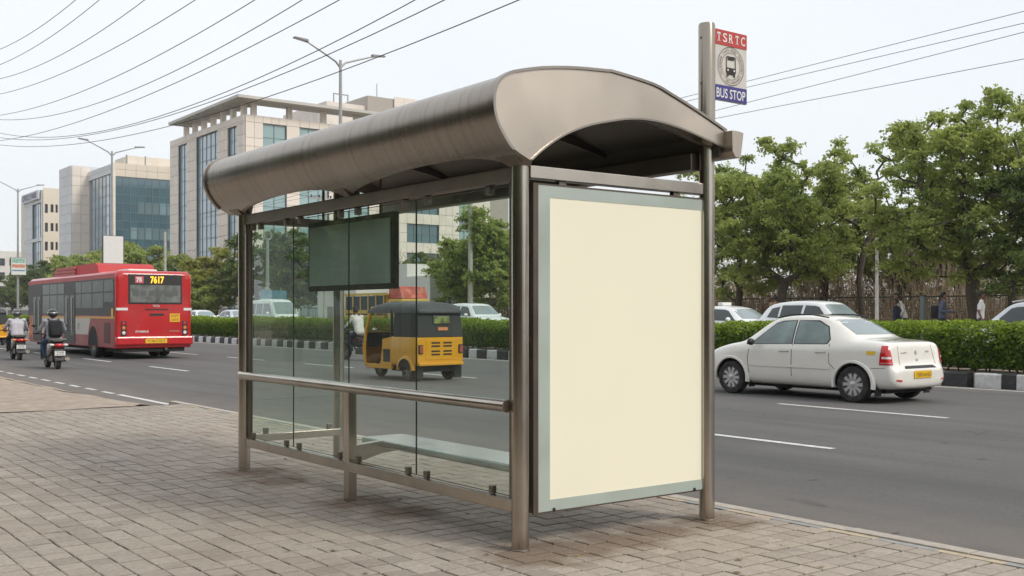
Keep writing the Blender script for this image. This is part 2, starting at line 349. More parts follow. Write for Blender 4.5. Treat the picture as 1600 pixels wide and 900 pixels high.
# near footpath bed, dirt verge with an uneven edge
m = MB(); m.box((-14, -20, -.28), (6.19, 17.55, -.014)); foot = structure('footpath', m, JOINT)
m = MB(); rows = []
for j in range(0, 121):
    y = 17.56+j*.55; row = []
    edge = 6.24-.75*min(1, (y-17)/4.5)**.8+.16*noise.noise((0, y*.7, 3))
    for x in [-60, -20, -6, -2, 0, 1.2, 2.2, 3, 3.6, 4.2, 4.6, 5.0, 5.3, 5.55]:
        row.append((x, y, .004+.02*noise.noise((x*1.3, y*1.3, 0))+(.0 if j else -.012)))
    for k in range(5):
        row.append((5.55+(edge-5.55)*(k+1)/5 if edge > 5.6 else edge-.08*(4-k)*.2, y, [.01, .0, -.02, -.07, -.13][k]+.015*noise.noise((k*.5, y*1.7, 9))))
    rows.append(row)
m.grid(rows)
dv = structure('dirt_verge', m, DIRT, smooth=60)
def pebble_mesh(seed):
    bm = bmesh.new(); bmesh.ops.create_icosphere(bm, subdivisions=1, radius=1)
    for v in bm.verts: v.co *= .8+.4*noise.noise(v.co*1.3+Vector((seed, 0, 0)))
    q = MB(); q.bm(bm); return q.mesh('pebble', DIRT, True)

# road paint
def strip(x0, x1, y0, y1, z, n=6, jit=.006):
    q = MB(); k = max(2, int((y1-y0)/.5)); rows = []
    for i in range(k+1):
        y = y0+(y1-y0)*i/k; rows.append([(x0+random.uniform(-jit, jit), y, z), (x1+random.uniform(-jit, jit), y, z)])
    q.grid(rows); return q
for X, y0, per in ((10.72, 7.86, 7.1), (15.27, 9.1, 6.3)):
    for k in range(-3, 40):
        a = y0+k*per
        strip(X-.065, X+.065, a, a+3.25, -.116).build('lane_marking', PAINT, road)
strip(21.55, 21.68, -40, 300, -.116).build('edge_line', PAINT, road)
strip(6.48, 6.60, 11.5, 21.6, -.116).build('edge_line', PAINT, road)
for k in range(9): strip(6.48, 6.58, 21.9+k*1.25, 22.65+k*1.25, -.116).build('edge_line_dash', PAINT, road)
strip(6.42, 6.55, 33.4, 120, -.116).build('edge_line', PAINT, road)

# tar drips and scuffs on the asphalt
q = MB(); rt_ = random.Random(4)
for k in range(46):
    x, y = rt_.uniform(6.9, 14), rt_.uniform(4.5, 24); L_ = rt_.uniform(.03, .14); W_ = L_*rt_.uniform(.25, .5); a0 = rt_.uniform(-.5, .5); n_ = 9
    q.add([(x+math.cos(6.28*i/n_)*L_*rt_.uniform(.6, 1.1)*math.cos(a0), y+math.sin(6.28*i/n_)*W_*rt_.uniform(.6, 1.1)+math.cos(6.28*i/n_)*L_*math.sin(a0), -.117) for i in range(n_)], [tuple(range(n_))])
q.build('tar_marks', attr_mat('tar', (.088, .085, .083), (.088, .085, .083), .7, var=.3, scale=20), road, kind='stuff')
# paving stones: the nearest 300 as pieces, the rest as one mesh
PXS, PYS = .162, .166
def paver_geo(sx, sy, dz):
    q = MB(); h = .007
    a, b = sx/2, sy/2
    q.add([(-a, -b, -.014), (a, -b, -.014), (a, b, -.014), (-a, b, -.014), (-a, -b, dz-.003), (a, -b, dz-.003), (a, b, dz-.003), (-a, b, dz-.003),
           (-a+h, -b+h, dz), (a-h, -b+h, dz), (a-h, b-h, dz), (-a+h, b-h, dz)],
          [(8, 9, 10, 11)]+[(i, (i+1) % 4, 4+(i+1) % 4, 4+i) for i in range(4)]+[(4+i, 4+(i+1) % 4, 8+(i+1) % 4, 8+i) for i in range(4)])
    return q
pmesh = []
for k in range(10):
    q = paver_geo(PXS-.008, PYS-.018, .0); me = q.mesh('paving_stone', PAVE); t = random.random(); tone_attr(me, [t]*9); pmesh.append(me)
cells = []
ix = 0; x = 6.19-PXS/2
while x > -6:
    sh = random.gauss(0, .004)
    y = -1+sh
    while y < 17.5-PYS/2:
        d = dep(x, y); lat = x*_c-y*_s
        vis = d > 2 and abs(lat/d) < .5 and 1.5/d < .255
        area = 1/d**3 if vis else 0
        cells.append((area, x, y)); y += PYS
    x -= PXS
cells.sort(reverse=True)
for i, (ar, x, y) in enumerate(cells[:300]):
    link('paving_stone', random.choice(pmesh), foot, loc=(x+random.uniform(-.003, .003), y+random.uniform(-.003, .003), random.uniform(-.003, .002)),
         rot=(random.gauss(0, .006), random.gauss(0, .006), random.gauss(0, .012)))
q = MB(); tones = []
for (ar, x, y) in cells[300:]:
    g = paver_geo(PXS-.008, PYS-.018, random.uniform(-.003, .002)); a = random.gauss(0, .012); ca, sa = math.cos(a), math.sin(a)
    tx, ty = random.gauss(0, .006), random.gauss(0, .006)
    q.add([(x+v[0]*ca-v[1]*sa, y+v[0]*sa+v[1]*ca, v[2]+(v[0]*tx+v[1]*ty if v[2] > -.01 else 0)) for v in g.v], g.f); tones += [random.random()]*9
me = q.mesh('paving', PAVE); tone_attr(me, tones); link('paving', me, foot, 'stuff')
# wind-blown grit round the posts and along the joints
q = MB(); 
for k in range(420):
    c = random.choice([(4.11, 5.2), (4.3, 5.15), (4.7, 5.2), (5.2, 5.25), (5.8, 5.2), (4.1, 9.6), (4.15, 7.6), (5.5, 4.6), (4.4, 8.8), (3.9, 7)])
    x, y = c[0]+random.gauss(0, .35), c[1]+random.gauss(0, .3)
    if x > 6.1: continue
    r_ = random.uniform(.002, .006)
    q.add([(x-r_, y-r_*.6, .001), (x+r_, y-r_*.8, .001), (x+r_*.8, y+r_, .001), (x-r_*.7, y+r_, .001), (x, y, .001+r_)], [(0, 1, 4), (1, 2, 4), (2, 3, 4), (3, 0, 4)])
q.build('grit', DIRT, foot, kind='stuff')

# fallen leaves and scraps
LIT = attr_mat('fallen_leaf', (.16, .10, .05), (.30, .22, .12), .8, var=.1)
rl = np.random.default_rng(12); nl_ = 90
Pl = np.stack([rl.uniform(2.0, 6.1, nl_), rl.uniform(3.6, 13, nl_), np.full(nl_, .006)], 1)
an_ = rl.uniform(0, 6.28, nl_); L_ = rl.uniform(.012, .03, nl_)[:, None]
du = np.stack([np.cos(an_), np.sin(an_), rl.normal(0, .15, nl_)], 1)*L_; dv_ = np.stack([-np.sin(an_), np.cos(an_), rl.normal(0, .25, nl_)], 1)*L_*.45
link('fallen_leaves', quads_mesh('fallen_leaves', np.stack([Pl-du, Pl+dv_, Pl+du, Pl-dv_], 1), LIT, rl.random(nl_)), foot, 'stuff')
# near kerb: concrete kerb stones, and a painted edging behind them
kerb = MB(); kerb.box((6.2, -40, -.29), (6.40, 17.5, -.16)); kerb = structure('kerb', kerb, KERBC)
def prism_mesh(name, poly, y0, y1, mm):
    q = MB(); q.prism(poly, 'y', y0, y1); me = q.mesh(name, mm); tone_attr(me, [random.random()]*len(me.polygons)); return me
kst = [prism_mesh('kerb_stone', [(6.275, -.16), (6.42, -.16), (6.42, -.02), (6.40, 0.004), (6.275, .006)], 0, .892, KERBC) for _ in range(4)]
ed = {k: [prism_mesh('kerb_edging', [(6.197, -.16), (6.272, -.16), (6.272, -.004), (6.268, 0), (6.199, 0)], 0, .436, mm) for _ in range(3)] for k, mm in ((0, KYEL), (1, KGRY))}
y = -6.3
while y < 17.4: link('kerb_stone', random.choice(kst), kerb, loc=(random.uniform(-.004, .004), y, random.uniform(-.004, .003)), rot=(0, 0, 0)); y += .9
y = -6.34; i = 0
while y < 17.4: link('kerb_edging', random.choice(ed[i % 2]), kerb, loc=(0, y, random.uniform(-.003, .003))); y += .44; i += 1

# median: earth bed, black and white kerb blocks
m = MB(); m.box((22.28, -60, -.29), (24.3, 420, .17)); med = structure('median', m, DIRT)
blk = {k: [prism_mesh('kerb_block', [(22.0, -.2), (22.27, -.2), (22.27, .20), (22.04, .20), (22.01, .17)], .004, .596, mm) for _ in range(3)] for k, mm in ((0, KWHT), (1, KBLK))}
blk2 = {k: [prism_mesh('kerb_block', [(24.31, -.1), (24.56, -.1), (24.55, .40), (24.31, .40)], .004, .596, mm) for _ in range(1)] for k, mm in ((0, KWHT), (1, KBLK))}
y = 4.85; i = 0
while y < 112:
    link('kerb_block', random.choice(blk[i % 2]), med, loc=(random.uniform(-.012, .012), y, random.uniform(-.012, .008)), rot=(0, 0, random.gauss(0, .004))); y += .6; i += 1
q = MB()
while y < 420: q.box((22.0, y, -.2), (22.27, y+.595, .2)); q.mi[-6:] = [i % 2]*6; y += .6; i += 1
y = -20; 
while y < 4.6: q.box((22.0, y, -.2), (22.27, y+.595, .2)); q.mi[-6:] = [i % 2]*6; y += .6; i += 1
y = -20
while y < 300: q.box((24.31, y, -.2), (24.54, y+.595, .40)); q.mi[-6:] = [i % 2]*6; y += .6; i += 1
q.build('kerb_blocks_far', [KWHT, KBLK], med, kind='stuff')

# far footpath and the land behind
m = MB(); m.box((34.4, -60, -.29), (39.4, 620, .36)); structure('far_footpath', m, DIRT)
m = MB(); rows = []
for j in range(61):
    y = -80+j*14; rows.append([(x, y, .34+.05*noise.noise((x*.2, y*.2, 0))+.9*max(0, min(1, (x-44)/20))*max(0, min(1, (52-y)/14))*(1+.3*noise.noise((x*.1, y*.1, 2)))-.1*(x < 40)) for x in (39.3, 42, 46, 52, 58, 64, 74, 90, 130, 220, 500, 900)])
m.grid(rows); structure('land', m, LAND, smooth=60)

# ================================================================== BUS SHELTER
O = (4.95, 7.5, 0)
SH = thing('bus_shelter', 'brushed steel bus shelter with curved roof, glass back wall and blank cream poster panel', 'bus shelter', O)
PR = .056
for (x, y, h) in ((4.11, 5.36, 2.47), (4.10, 9.67, 2.47), (5.80, 5.34, 2.78), (5.16, 9.78, 2.86)):
    po = tb('post', [(x, y, -.05), (x, y, h)], PR, STEEL, SH, O, 28)
    part('base_collar', lambda m_: m_.lathe([(PR+.001, 0), (PR+.006, 0.0), (PR+.005, .006), (PR+.001, .010)], (x, y, .002), 'z', 28), STEELD, po, O, 30)
bx('short_post', (4.085, 7.58, -.05), (4.165, 7.66, .875), STEEL, SH, O, .006)
bx('top_beam', (4.075, 5.41, 2.335), (4.145, 9.62, 2.43), STEELD, SH, O, .006)
bx('bottom_rail', (4.08, 5.41, .235), (4.14, 9.62, .315), STEEL, SH, O, .006)
tb('handrail', [(4.043, 5.41, .91), (4.043, 9.62, .91)], .04, STEEL, SH, O, 24)
for y in (5.45, 7.62, 9.58): tb('rail_bracket', [(4.05, y, .905), (4.11, y, .905)], .016, STEELD, SH, O, 10)
# inner uprights that carry the glass beside the posts
for y in (5.445, 9.585): bx('glazing_channel', (4.10, y-.022, .30), (4.14, y+.022, 2.335), STEELD, SH, O, .004)
GLASS = glass_mat('shelter_glass', (.80, .89, .835), .02, 0, film=.04, filmcol=(.44, .52, .46))
GEDGE = mat('glass_edge', (.045, .065, .055), .2, 0, 0)
joints = [9.555, 8.64, 7.63, 6.61, 5.475]
for i in range(4):
    a, b = joints[i+1], joints[i]
    g = part('glass_pane', lambda m_: m_.add([(4.118, a+.006, .33), (4.118, b-.006, .33), (4.118, b-.006, 2.315), (4.118, a+.006, 2.315)], [(0, 1, 2, 3)]), GLASS, SH, O)
    def edge(m_):
        m_.box((4.115, a+.0025, .329), (4.121, a+.006, 2.316)); m_.box((4.115, b-.006, .329), (4.121, b-.0025, 2.316))
        m_.box((4.113, a+.006, .325), (4.123, b-.006, .329)); m_.box((4.113, a+.006, 2.316), (4.123, b-.006, 2.32))
    part('pane_edge', edge, GEDGE, g, O)
for y in (9.5, 9.33, 8.78, 8.50, 7.77, 7.48, 6.76, 6.46, 5.70):
    bx('glass_clamp', (4.096, y-.025, 2.275), (4.14, y+.025, 2.333), STEELD, SH, O, .005)
for y in (9.5, 8.78, 8.53, 7.78, 7.47, 6.72, 6.47, 5.67):
    bx('glass_clamp', (4.100, y-.022, .317), (4.136, y+.022, .372), STEELD, SH, O, .005)
# far end: low rail with its glass
bx('end_rail', (4.16, 9.65, .265), (5.12, 9.70, .335), STEEL, SH, O, .005)
bx('end_beam', (4.16, 9.64, 2.35), (5.155, 9.70, 2.43), STEELD, SH, O, .005)
g = part('glass_pane', lambda m_: m_.add([(4.20, 9.675, .35), (5.13, 9.675, .35), (5.13, 9.675, 2.33), (4.20, 9.675, 2.33)], [(0, 1, 2, 3)]), GLASS, SH, O)
for x in (4.32, 5.0): bx('glass_clamp', (x-.025, 9.66, .337), (x+.025, 9.692, .39), STEELD, SH, O, .004)
# cross beam over the poster panel and hangers
bx('cross_beam', (4.168, 5.325, 2.355), (5.805, 5.405, 2.436), STEEL, SH, O, .005)
for x in (4.45, 5.5): bx('panel_hanger', (x-.03, 5.35, 2.32), (x+.03, 5.39, 2.356), STEELD, SH, O)
# advertising panel
PSIDE = mat('panel_side_bronze', (.13, .105, .085), .42, .7, .12, 4)
PGL = mat('grey_green_glass_border', (.40, .46, .42), .10, 0, .05, 2, coat=.6, dirt=(.33, .36, .32), dscale=3, dfac=.5)
POST = mat('cream_poster', (.86, .825, .66), .42, 0, .012, 1.5, spec=.2)
ad = bx('advertising_panel', (4.195, 5.345, .222), (5.835, 5.49, 2.325), PSIDE, SH, O, .008)
def border(m_):
    x0, x1, z0, z1 = 4.232, 5.828, .228, 2.319; a0, a1, b0, b1 = 4.330, 5.736, .300, 2.240
    for q in (((x0, z0), (x1, b0)), ((x0, b1), (x1, z1)), ((x0, b0), (a0, b1)), ((a1, b0), (x1, b1))):
        m_.box((q[0][0], 5.334, q[0][1]), (q[1][0], 5.344, q[1][1]))
part('glass_border', border, PGL, ad, O)
bx('poster', (4.330, 5.3365, .300), (5.736, 5.344, 2.240), POST, ad, O)
def trim(m_):
    for a, b in (((4.192, .219), (4.232, 2.328)), ((5.828, .219), (5.838, 2.328)), ((4.232, 2.319), (5.828, 2.328)), ((4.232, .219), (5.828, .228))):
        m_.box((a[0], 5.330, a[1]), (b[0], 5.344, b[1]))
part('panel_trim', trim, PSIDE, ad, O)
for z in (.6, 1.27, 1.95): bx('panel_hinge', (4.187, 5.38, z-.04), (4.196, 5.42, z+.04), STEELD, ad, O)
for z in (.5, 1.9): bx('panel_bracket', (4.145, 5.37, z-.03), (4.196, 5.44, z+.03), STEELD, ad, O)
for p in ((4.36, .235), (5.66, .236)): bx('panel_lock', (p[0]-.007, 5.322, p[1]-.01), (p[0]+.007, 5.331, p[1]+.01), BLACK, ad, O)
# bench
BENCH = mat('bench_sheet', (.62, .66, .67), .22, .9, .1, 3, dirt=(.36, .38, .38), dscale=3, dfac=.5)
be = bx('bench_seat', (4.40, 5.50, .405), (4.80, 7.93, .46), BENCH, SH, O, .01)
for y in (7.62, 5.52):
    part('bench_bracket', lambda m_: m_.prism([(4.168, .30), (4.168, .44), (4.42, .46), (4.76, .405), (4.70, .38), (4.40, .36)], 'y', y-.035, y+.035), STEEL, be, O)
# dark route board hung behind the glass
BFR = mat('board_frame', (.045, .047, .035), .5, .3, .1)
BGL = mat('board_dark_glass', (.36, .42, .38), .13, 0, .18, 1.6, spec=.6, coat=.3)
rb = bx('route_board', (4.285, 7.21, 1.69), (4.335, 8.69, 2.295), BFR, SH, O, .006)
bx('board_glass', (4.274, 7.255, 1.735), (4.284, 8.645, 2.25), BGL, rb, O)
for y in (7.45, 8.45):
    tb('board_hanger', [(4.31, y, 2.29), (4.31, y, 2.66)], .012, STEELD, rb, O, 8)

# ---- roof
prof = [(4.07, 2.442), (3.94, 2.503), (3.87, 2.575), (3.815, 2.665), (3.793, 2.755), (3.803, 2.850), (3.845, 2.915), (3.90, 2.952), (3.958, 2.975), (4.173, 3.025), (4.435, 3.06), (4.70, 3.078), (4.766, 3.080), (5.117, 3.045), (5.30, 2.995), (5.49, 2.934), (5.68, 2.868), (5.85, 2.805)]
def densify(p, k=4):
    out = []
    for i in range(len(p)-1):
        p0, p1, p2, p3 = [Vector(p[max(0, min(len(p)-1, j))]) for j in (i-1, i, i+1, i+2)]
        for t in range(k):
            t /= k; out.append(.5*((2*p1)+(-p0+p2)*t+(2*p0-5*p1+4*p2-p3)*t*t+(-p0+3*p1-3*p2+p3)*t**3))
    out.append(Vector(p[-1])); return out
RP = densify(prof, 3)
Y0, Y1 = 5.20, 9.90
sup = [5.36, 7.56, 9.68]
def zlow(y):
    k = 0 if y < sup[1] else 1
    a, b = sup[k], sup[k+1]; t = max(0, min(1, (y-a-.10)/(b-a-.20)))
    t = t**.62
    return 2.442+.066*(max(0, 1-(2*t-1)**2))**.75 if a+.1 < y < b-.1 else 2.442
ys = sorted(set([round(Y0+(Y1-Y0)*i/72, 4) for i in range(73)]+[s_+d_ for s_ in sup for d_ in (-.1, .1) if Y0 < s_+d_ < Y1]))
def roofskin(m_):
    rows = []
    for y in ys:
        zl = zlow(y); row = []
        for p in RP:
            q = Vector(p)
            if q.y < zl and q.x < 4.1:              # clip the lower lip along the arch
                for a, b in zip(RP, RP[1:]):
                    if a.y <= zl <= b.y: q = a.lerp(b, (zl-a.y)/(b.y-a.y)); break
            row.append((q.x, y, q.y))
        rows.append(row)
    m_.grid(rows)
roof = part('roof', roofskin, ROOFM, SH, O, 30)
arch = [(4.08, 2.446), (4.14, 2.497), (4.225, 2.558), (4.32, 2.615), (4.435, 2.668), (4.57, 2.716), (4.71, 2.751), (4.86, 2.783), (5.0, 2.80), (5.15, 2.802), (5.3, 2.79), (5.46, 2.766), (5.62, 2.732), (5.74, 2.707), (5.85, 2.68)]
AR = densify(arch, 2)
def endpanel(y0, y1):
    def f(m_):
        top = [p for p in RP]; poly = [(p.x, p.y) for p in top]+[(p.x, p.y) for p in reversed(AR)]
        # strip-wise fill: pair the arch with the outer profile
        n = 60
        def samp(P, t):
            L = [0]
            for a, b in zip(P, P[1:]): L.append(L[-1]+(b-a).length)
            d = t*L[-1]
            for i in range(len(P)-1):
                if d <= L[i+1]+1e-9: return P[i].lerp(P[i+1], (d-L[i])/max(1e-9, L[i+1]-L[i]))
            return P[-1]
        lo = [samp(AR, i/n) for i in range(n+1)]; hi = [samp(RP, i/n) for i in range(n+1)]
        m_.grid([[(lo[i].x, y0, lo[i].y) for i in range(n+1)], [((lo[i].x+hi[i].x)/2, y0, (lo[i].y+hi[i].y)/2) for i in range(n+1)], [(hi[i].x, y0, hi[i].y) for i in range(n+1)]])
        m_.grid([[(lo[i].x, y1, lo[i].y) for i in range(n+1)], [((lo[i].x+hi[i].x)/2, y1, (lo[i].y+hi[i].y)/2) for i in range(n+1)], [(hi[i].x, y1, hi[i].y) for i in range(n+1)]])
        m_.grid([[(p.x, y0, p.y) for p in AR], [(p.x, y1, p.y) for p in AR]])
    return f
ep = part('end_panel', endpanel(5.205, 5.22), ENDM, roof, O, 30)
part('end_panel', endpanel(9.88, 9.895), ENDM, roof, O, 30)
# folded rim strip round the near end panel: outer rim and arch lip
def rim(P, off, w_, y0, y1):
    def f(m_):
        nrm = []
        for i in range(len(P)):
            t = (P[min(i+1, len(P)-1)]-P[max(i-1, 0)]).normalized(); nrm.append(Vector((-t.y, t.x)))
        A_ = [P[i]+nrm[i]*off for i in range(len(P))]; B_ = [P[i]+nrm[i]*(off+w_) for i in range(len(P))]
        m_.grid([[(p.x, y0, p.y) for p in A_], [(p.x, y0, p.y) for p in B_], [(p.x, y1, p.y) for p in B_], [(p.x, y1, p.y) for p in A_]])
    return f
RPr = [p for p in RP if not (p.x < 4.1 and p.y < 2.5)]
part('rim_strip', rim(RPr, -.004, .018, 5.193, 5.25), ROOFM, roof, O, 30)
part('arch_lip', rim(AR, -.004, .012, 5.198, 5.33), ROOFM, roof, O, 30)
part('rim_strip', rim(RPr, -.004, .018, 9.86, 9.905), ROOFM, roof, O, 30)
# soffit lining, ribs, brackets, rear gutter
SP = [p for p in RP if p.x > 3.84 and p.y > 2.9 or p.x > 5.4]
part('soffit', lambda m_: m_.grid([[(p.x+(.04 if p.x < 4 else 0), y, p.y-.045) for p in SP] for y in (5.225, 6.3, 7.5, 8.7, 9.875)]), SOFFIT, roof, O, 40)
for y in (6.46, 7.56, 8.62):
    def rib(m_):
        P = [Vector((4.10, 2.62))]+[p for p in AR if p.x > 4.2]
        lo = [(p.x, p.y+.06) for p in P]; hi = [(p.x, p.y-.05) for p in SP if 4.0 < p.x < 5.85]
        m_.prism(lo+hi[::-1], 'y', y-.02, y+.02)
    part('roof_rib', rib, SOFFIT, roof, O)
for y in sup:
    w_ = .10 if y != sup[1] else .075
    part('roof_bracket', lambda m_: m_.add([(4.06, y-w_*.55, 2.425), (4.15, y-w_*.55, 2.425), (4.15, y+w_*.55, 2.425), (4.06, y+w_*.55, 2.425),
          (3.945, y-w_*1.3, 2.507), (4.15, y-w_*1.3, 2.56), (4.15, y+w_*1.3, 2.56), (3.945, y+w_*1.3, 2.507)],
          [(0, 3, 2, 1), (4, 5, 6, 7), (0, 1, 5, 4), (1, 2, 6, 5), (2, 3, 7, 6), (3, 0, 4, 7)]), STEELD, SH, O)
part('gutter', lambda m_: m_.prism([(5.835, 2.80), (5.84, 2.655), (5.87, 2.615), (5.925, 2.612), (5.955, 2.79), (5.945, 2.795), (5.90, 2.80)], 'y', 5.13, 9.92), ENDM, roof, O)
bx('front_beam', (5.70, 5.40, 2.535), (5.80, 9.9, 2.66), STEELD, SH, O, .006)
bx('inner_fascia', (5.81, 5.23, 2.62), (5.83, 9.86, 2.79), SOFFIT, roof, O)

# bus stop sign on its pole above the roof
SO = (5.805, 5.345, 2.70)
SG = thing('bus_stop_sign', 'red, white and blue bus stop sign on steel pole above shelter roof', 'sign', SO)
part('pole', lambda m_: m_.lathe([(1e-4, 2.70), (.061, 2.70), (.061, 3.585), (.056, 3.60), (1e-4, 3.603)], (5.805, 5.345, 0), 'z', 32), mat('sign_pole_steel', (.33, .295, .245), .2, 1, .1, 3, aniso=(1, 1, .1)), SG, SO, 40)
SGW = mat('sign_cream', (.62, .59, .54), .45, 0, .05, 4); SGR = mat('sign_red', (.50, .045, .035), .45, 0, .05, 4); SGB = mat('sign_blue', (.05, .045, .23), .45, 0, .05, 4)
LET = mat('sign_lettering_white', (.78, .77, .75), .5, 0, 0)
sx0, sx1, sz0, sz1 = 5.878, 6.240, 3.062, 3.585
pl = bx('sign_plate', (sx0, 5.345, sz0), (sx1, 5.365, sz1), SGW, SG, SO, .003)
bx('red_band', (sx0+.004, 5.341, 3.472), (sx1-.003, 5.346, sz1-.003), SGR, pl, SO)
bx('blue_band', (sx0+.004, 5.341, sz0+.004), (sx1-.003, 5.346, 3.176), SGB, pl, SO)
def onsign(x, z, y=5.3395): return Matrix.Translation((x, y, z)) @ Matrix.Rotation(R(90), 4, 'X')
xm = (sx0+sx1)/2+.002
def tsr(m_):
    for i, ch in enumerate('TSRTC'):
        x = xm-.132+i*.066
        m_.text(ch, onsign(x, 3.528), .092, .046, .0012)
        if ch in 'TR':      # slab serifs at the stems
            xs_ = x if ch == 'T' else x-.015
            m_.add([onsign(xs_, 3.528) @ Vector(v) for v in ((-.016, -.0325, 0), (.016, -.0325, 0), (.016, -.0275, 0), (-.016, -.0275, 0))], [(0, 1, 2, 3)])
        if ch == 'T':
            for sg in (-1, 1): m_.add([onsign(x+sg*.0205, 3.528) @ Vector(v) for v in ((-.0025, .014, 0), (.0025, .014, 0), (.0025, .032, 0), (-.0025, .032, 0))], [(0, 1, 2, 3)])
part('lettering', tsr, LET, pl, SO)
part('lettering', lambda m_: m_.text('BUS STOP', onsign(xm, 3.118), .098, .315, .0012), LET, pl, SO)
def emblem(m_):
    cz = 3.325; M_ = onsign(xm, cz)
    for r0, r1 in ((.139, .143), (.098, .101)):
        n = 64; m_.grid([[M_ @ Vector((r_*math.cos(2*math.pi*i/n), r_*math.sin(2*math.pi*i/n), 0)) for i in range(n+1)] for r_ in (r0, r1)])
    def rr(x0, x1, z0, z1): m_.add([M_ @ Vector(v) for v in ((x0, z0, 0), (x1, z0, 0), (x1, z1, 0), (x0, z1, 0))], [(0, 1, 2, 3)])
    rr(-.052, -.045, -.02, .065); rr(.045, .052, -.02, .065); rr(-.048, .048, .062, .072); rr(-.035, .035, .046, .058)
    rr(-.052, .052, -.05, -.012); rr(-.045, .045, -.062, -.0505); rr(-.045, -.028, -.078, -.0625); rr(.028, .045, -.078, -.0625)
part('emblem', emblem, INK, pl, SO)
def ringtext(m_):
    cz = 3.325; txt = 'TELANGANA STATE ROAD TRANSPORT CORPORATION * '
    for i, ch in enumerate(txt):
        if ch == ' ': continue
        a = R(215)-2*math.pi*i/len(txt)
        M_ = onsign(xm, cz) @ Matrix.Rotation(a-math.pi/2, 4, 'Z') @ Matrix.Translation((0, .119, 0))
        m_.text(ch, M_, .026)
part('ring_lettering', ringtext, mat('sign_brown_ink', (.13, .07, .055), .6, 0, 0), pl, SO)
for x in (-.034, .034):
    def headl(m_):
        M_ = onsign(xm+x, 3.295, 5.3390); n = 12; m_.add([M_ @ Vector((.008*math.cos(2*math.pi*i/n), .008*math.sin(2*math.pi*i/n), 0)) for i in range(n)], [tuple(range(n))])
    part('emblem_headlamp', headl, LET, pl, SO)
for z in (3.16, 3.49): bx('sign_bolt', (5.742, 5.335, z-.008), (5.75, 5.351, z+.008), STEELD, SG, SO)

# ================================================================== VEHICLES (local: +Y forward, +X right, z = 0 at the tyres)
def eval_mesh(ob):
    dg = bpy.context.evaluated_depsgraph_get(); me = bpy.data.meshes.new_from_object(ob.evaluated_get(dg)); return me
def wheel(parent, x, y, r, wd, side, spokes=10, rimmat=None, steer=0, rimr=.66):
    # side: -1 left (outer face towards -x), +1 right
    wo = MB(); h = wd/2
    wo.lathe([(r*rimr, -h*.9), (r*.80, -h), (r*.94, -h*.92), (r, -h*.6), (r, h*.6), (r*.94, h*.92), (r*.80, h), (r*rimr, h*.9), (r*rimr, -h*.9)], (0, 0, 0), 'x', 32)
    w_ = wo.build('wheel', RUBBER, parent, 40); w_.location = (x, y, r); w_.rotation_euler = (0, 0, steer)
    f = side*h*.78
    q = MB(); R0 = r*rimr
    q.lathe([(R0*1.0, f*1.12), (R0*.93, f*1.08), (R0*.90, f*.75), (R0*.2, f*.55), (1e-4, f*.55)], (0, 0, 0), 'x', 32)
    q.cur = 1
    for k in range(spokes):
        a = 2*math.pi*k/spokes; ca, sa = math.cos(a), math.sin(a); pr = []
        for (t, wdt, dx) in ((.16, .11, 1.02), (.94, .15, 1.06)):
            for sg in (-1, 1):
                u, v = t*R0, sg*wdt*R0; pr.append((f*dx, u*ca-v*sa, u*sa+v*ca))
        b = [(f*.7, p[1], p[2]) for p in pr]
        q.add(pr+b, [(0, 1, 3, 2), (0, 2, 6, 4), (1, 5, 7, 3), (2, 3, 7, 6), (0, 4, 5, 1)])
    q.lathe([(R0*.24, f*.8), (R0*.24, f*1.12), (R0*.18, f*1.2), (1e-4, f*1.22)], (0, 0, 0), 'x', 16)
    q.build('rim', [mat('rim_backing_grey', (.12, .12, .12), .6, .3, .1), rimmat or SILVER], w_, 40)  # plain darker grey for the backing disc behind the spokes
    return w_
class Proj:
    """lays flat outlines onto a body surface"""
    def __init__(s, me): 
        s.b = BVHTree.FromPolygons([v.co[:] for v in me.vertices], [tuple(p.vertices) for p in me.polygons])
    def patch(s, poly, view, off=.004, step=.06):
        # view: 'l' / 'r' poly in (y,z); 'b' / 'f' poly in (x,z); 't' poly in (x,y)
        bm = bmesh.new(); vs_ = [bm.verts.new((p[0], p[1], 0)) for p in poly]; bm.faces.new(vs_)
        for ax in (0, 1):
            lo = min(p[ax] for p in poly); hi = max(p[ax] for p in poly); t = lo+step
            while t < hi-1e-4:
                co = [0, 0, 0]; no = [0, 0, 0]; co[ax] = t; no[ax] = 1
                bmesh.ops.bisect_plane(bm, geom=bm.verts[:]+bm.edges[:]+bm.faces[:], plane_co=co, plane_no=no); t += step
        d = {'l': Vector((1, 0, 0)), 'r': Vector((-1, 0, 0)), 'b': Vector((0, 1, 0)), 'f': Vector((0, -1, 0)), 't': Vector((0, 0, -1))}[view]
        bm.verts.index_update(); out = []; 
        for v in bm.verts:
            a, b_ = v.co.x, v.co.y
            o = {'l': (-3, a, b_), 'r': (3, a, b_), 'b': (a, -9, b_), 'f': (a, 19, b_), 't': (a, b_, 6)}[view]
            hit = s.b.ray_cast(Vector(o), d)
            if hit[0] is None:
                hit = s.b.find_nearest(Vector(o)+d*8); 
            out.append(hit[0]-d*off)
        q = MB(); q.add(out, [[v.index for v in f.verts] for f in bm.faces]); bm.free(); return q
def mirr(poly): return [(-p[0], p[1]) for p in poly]
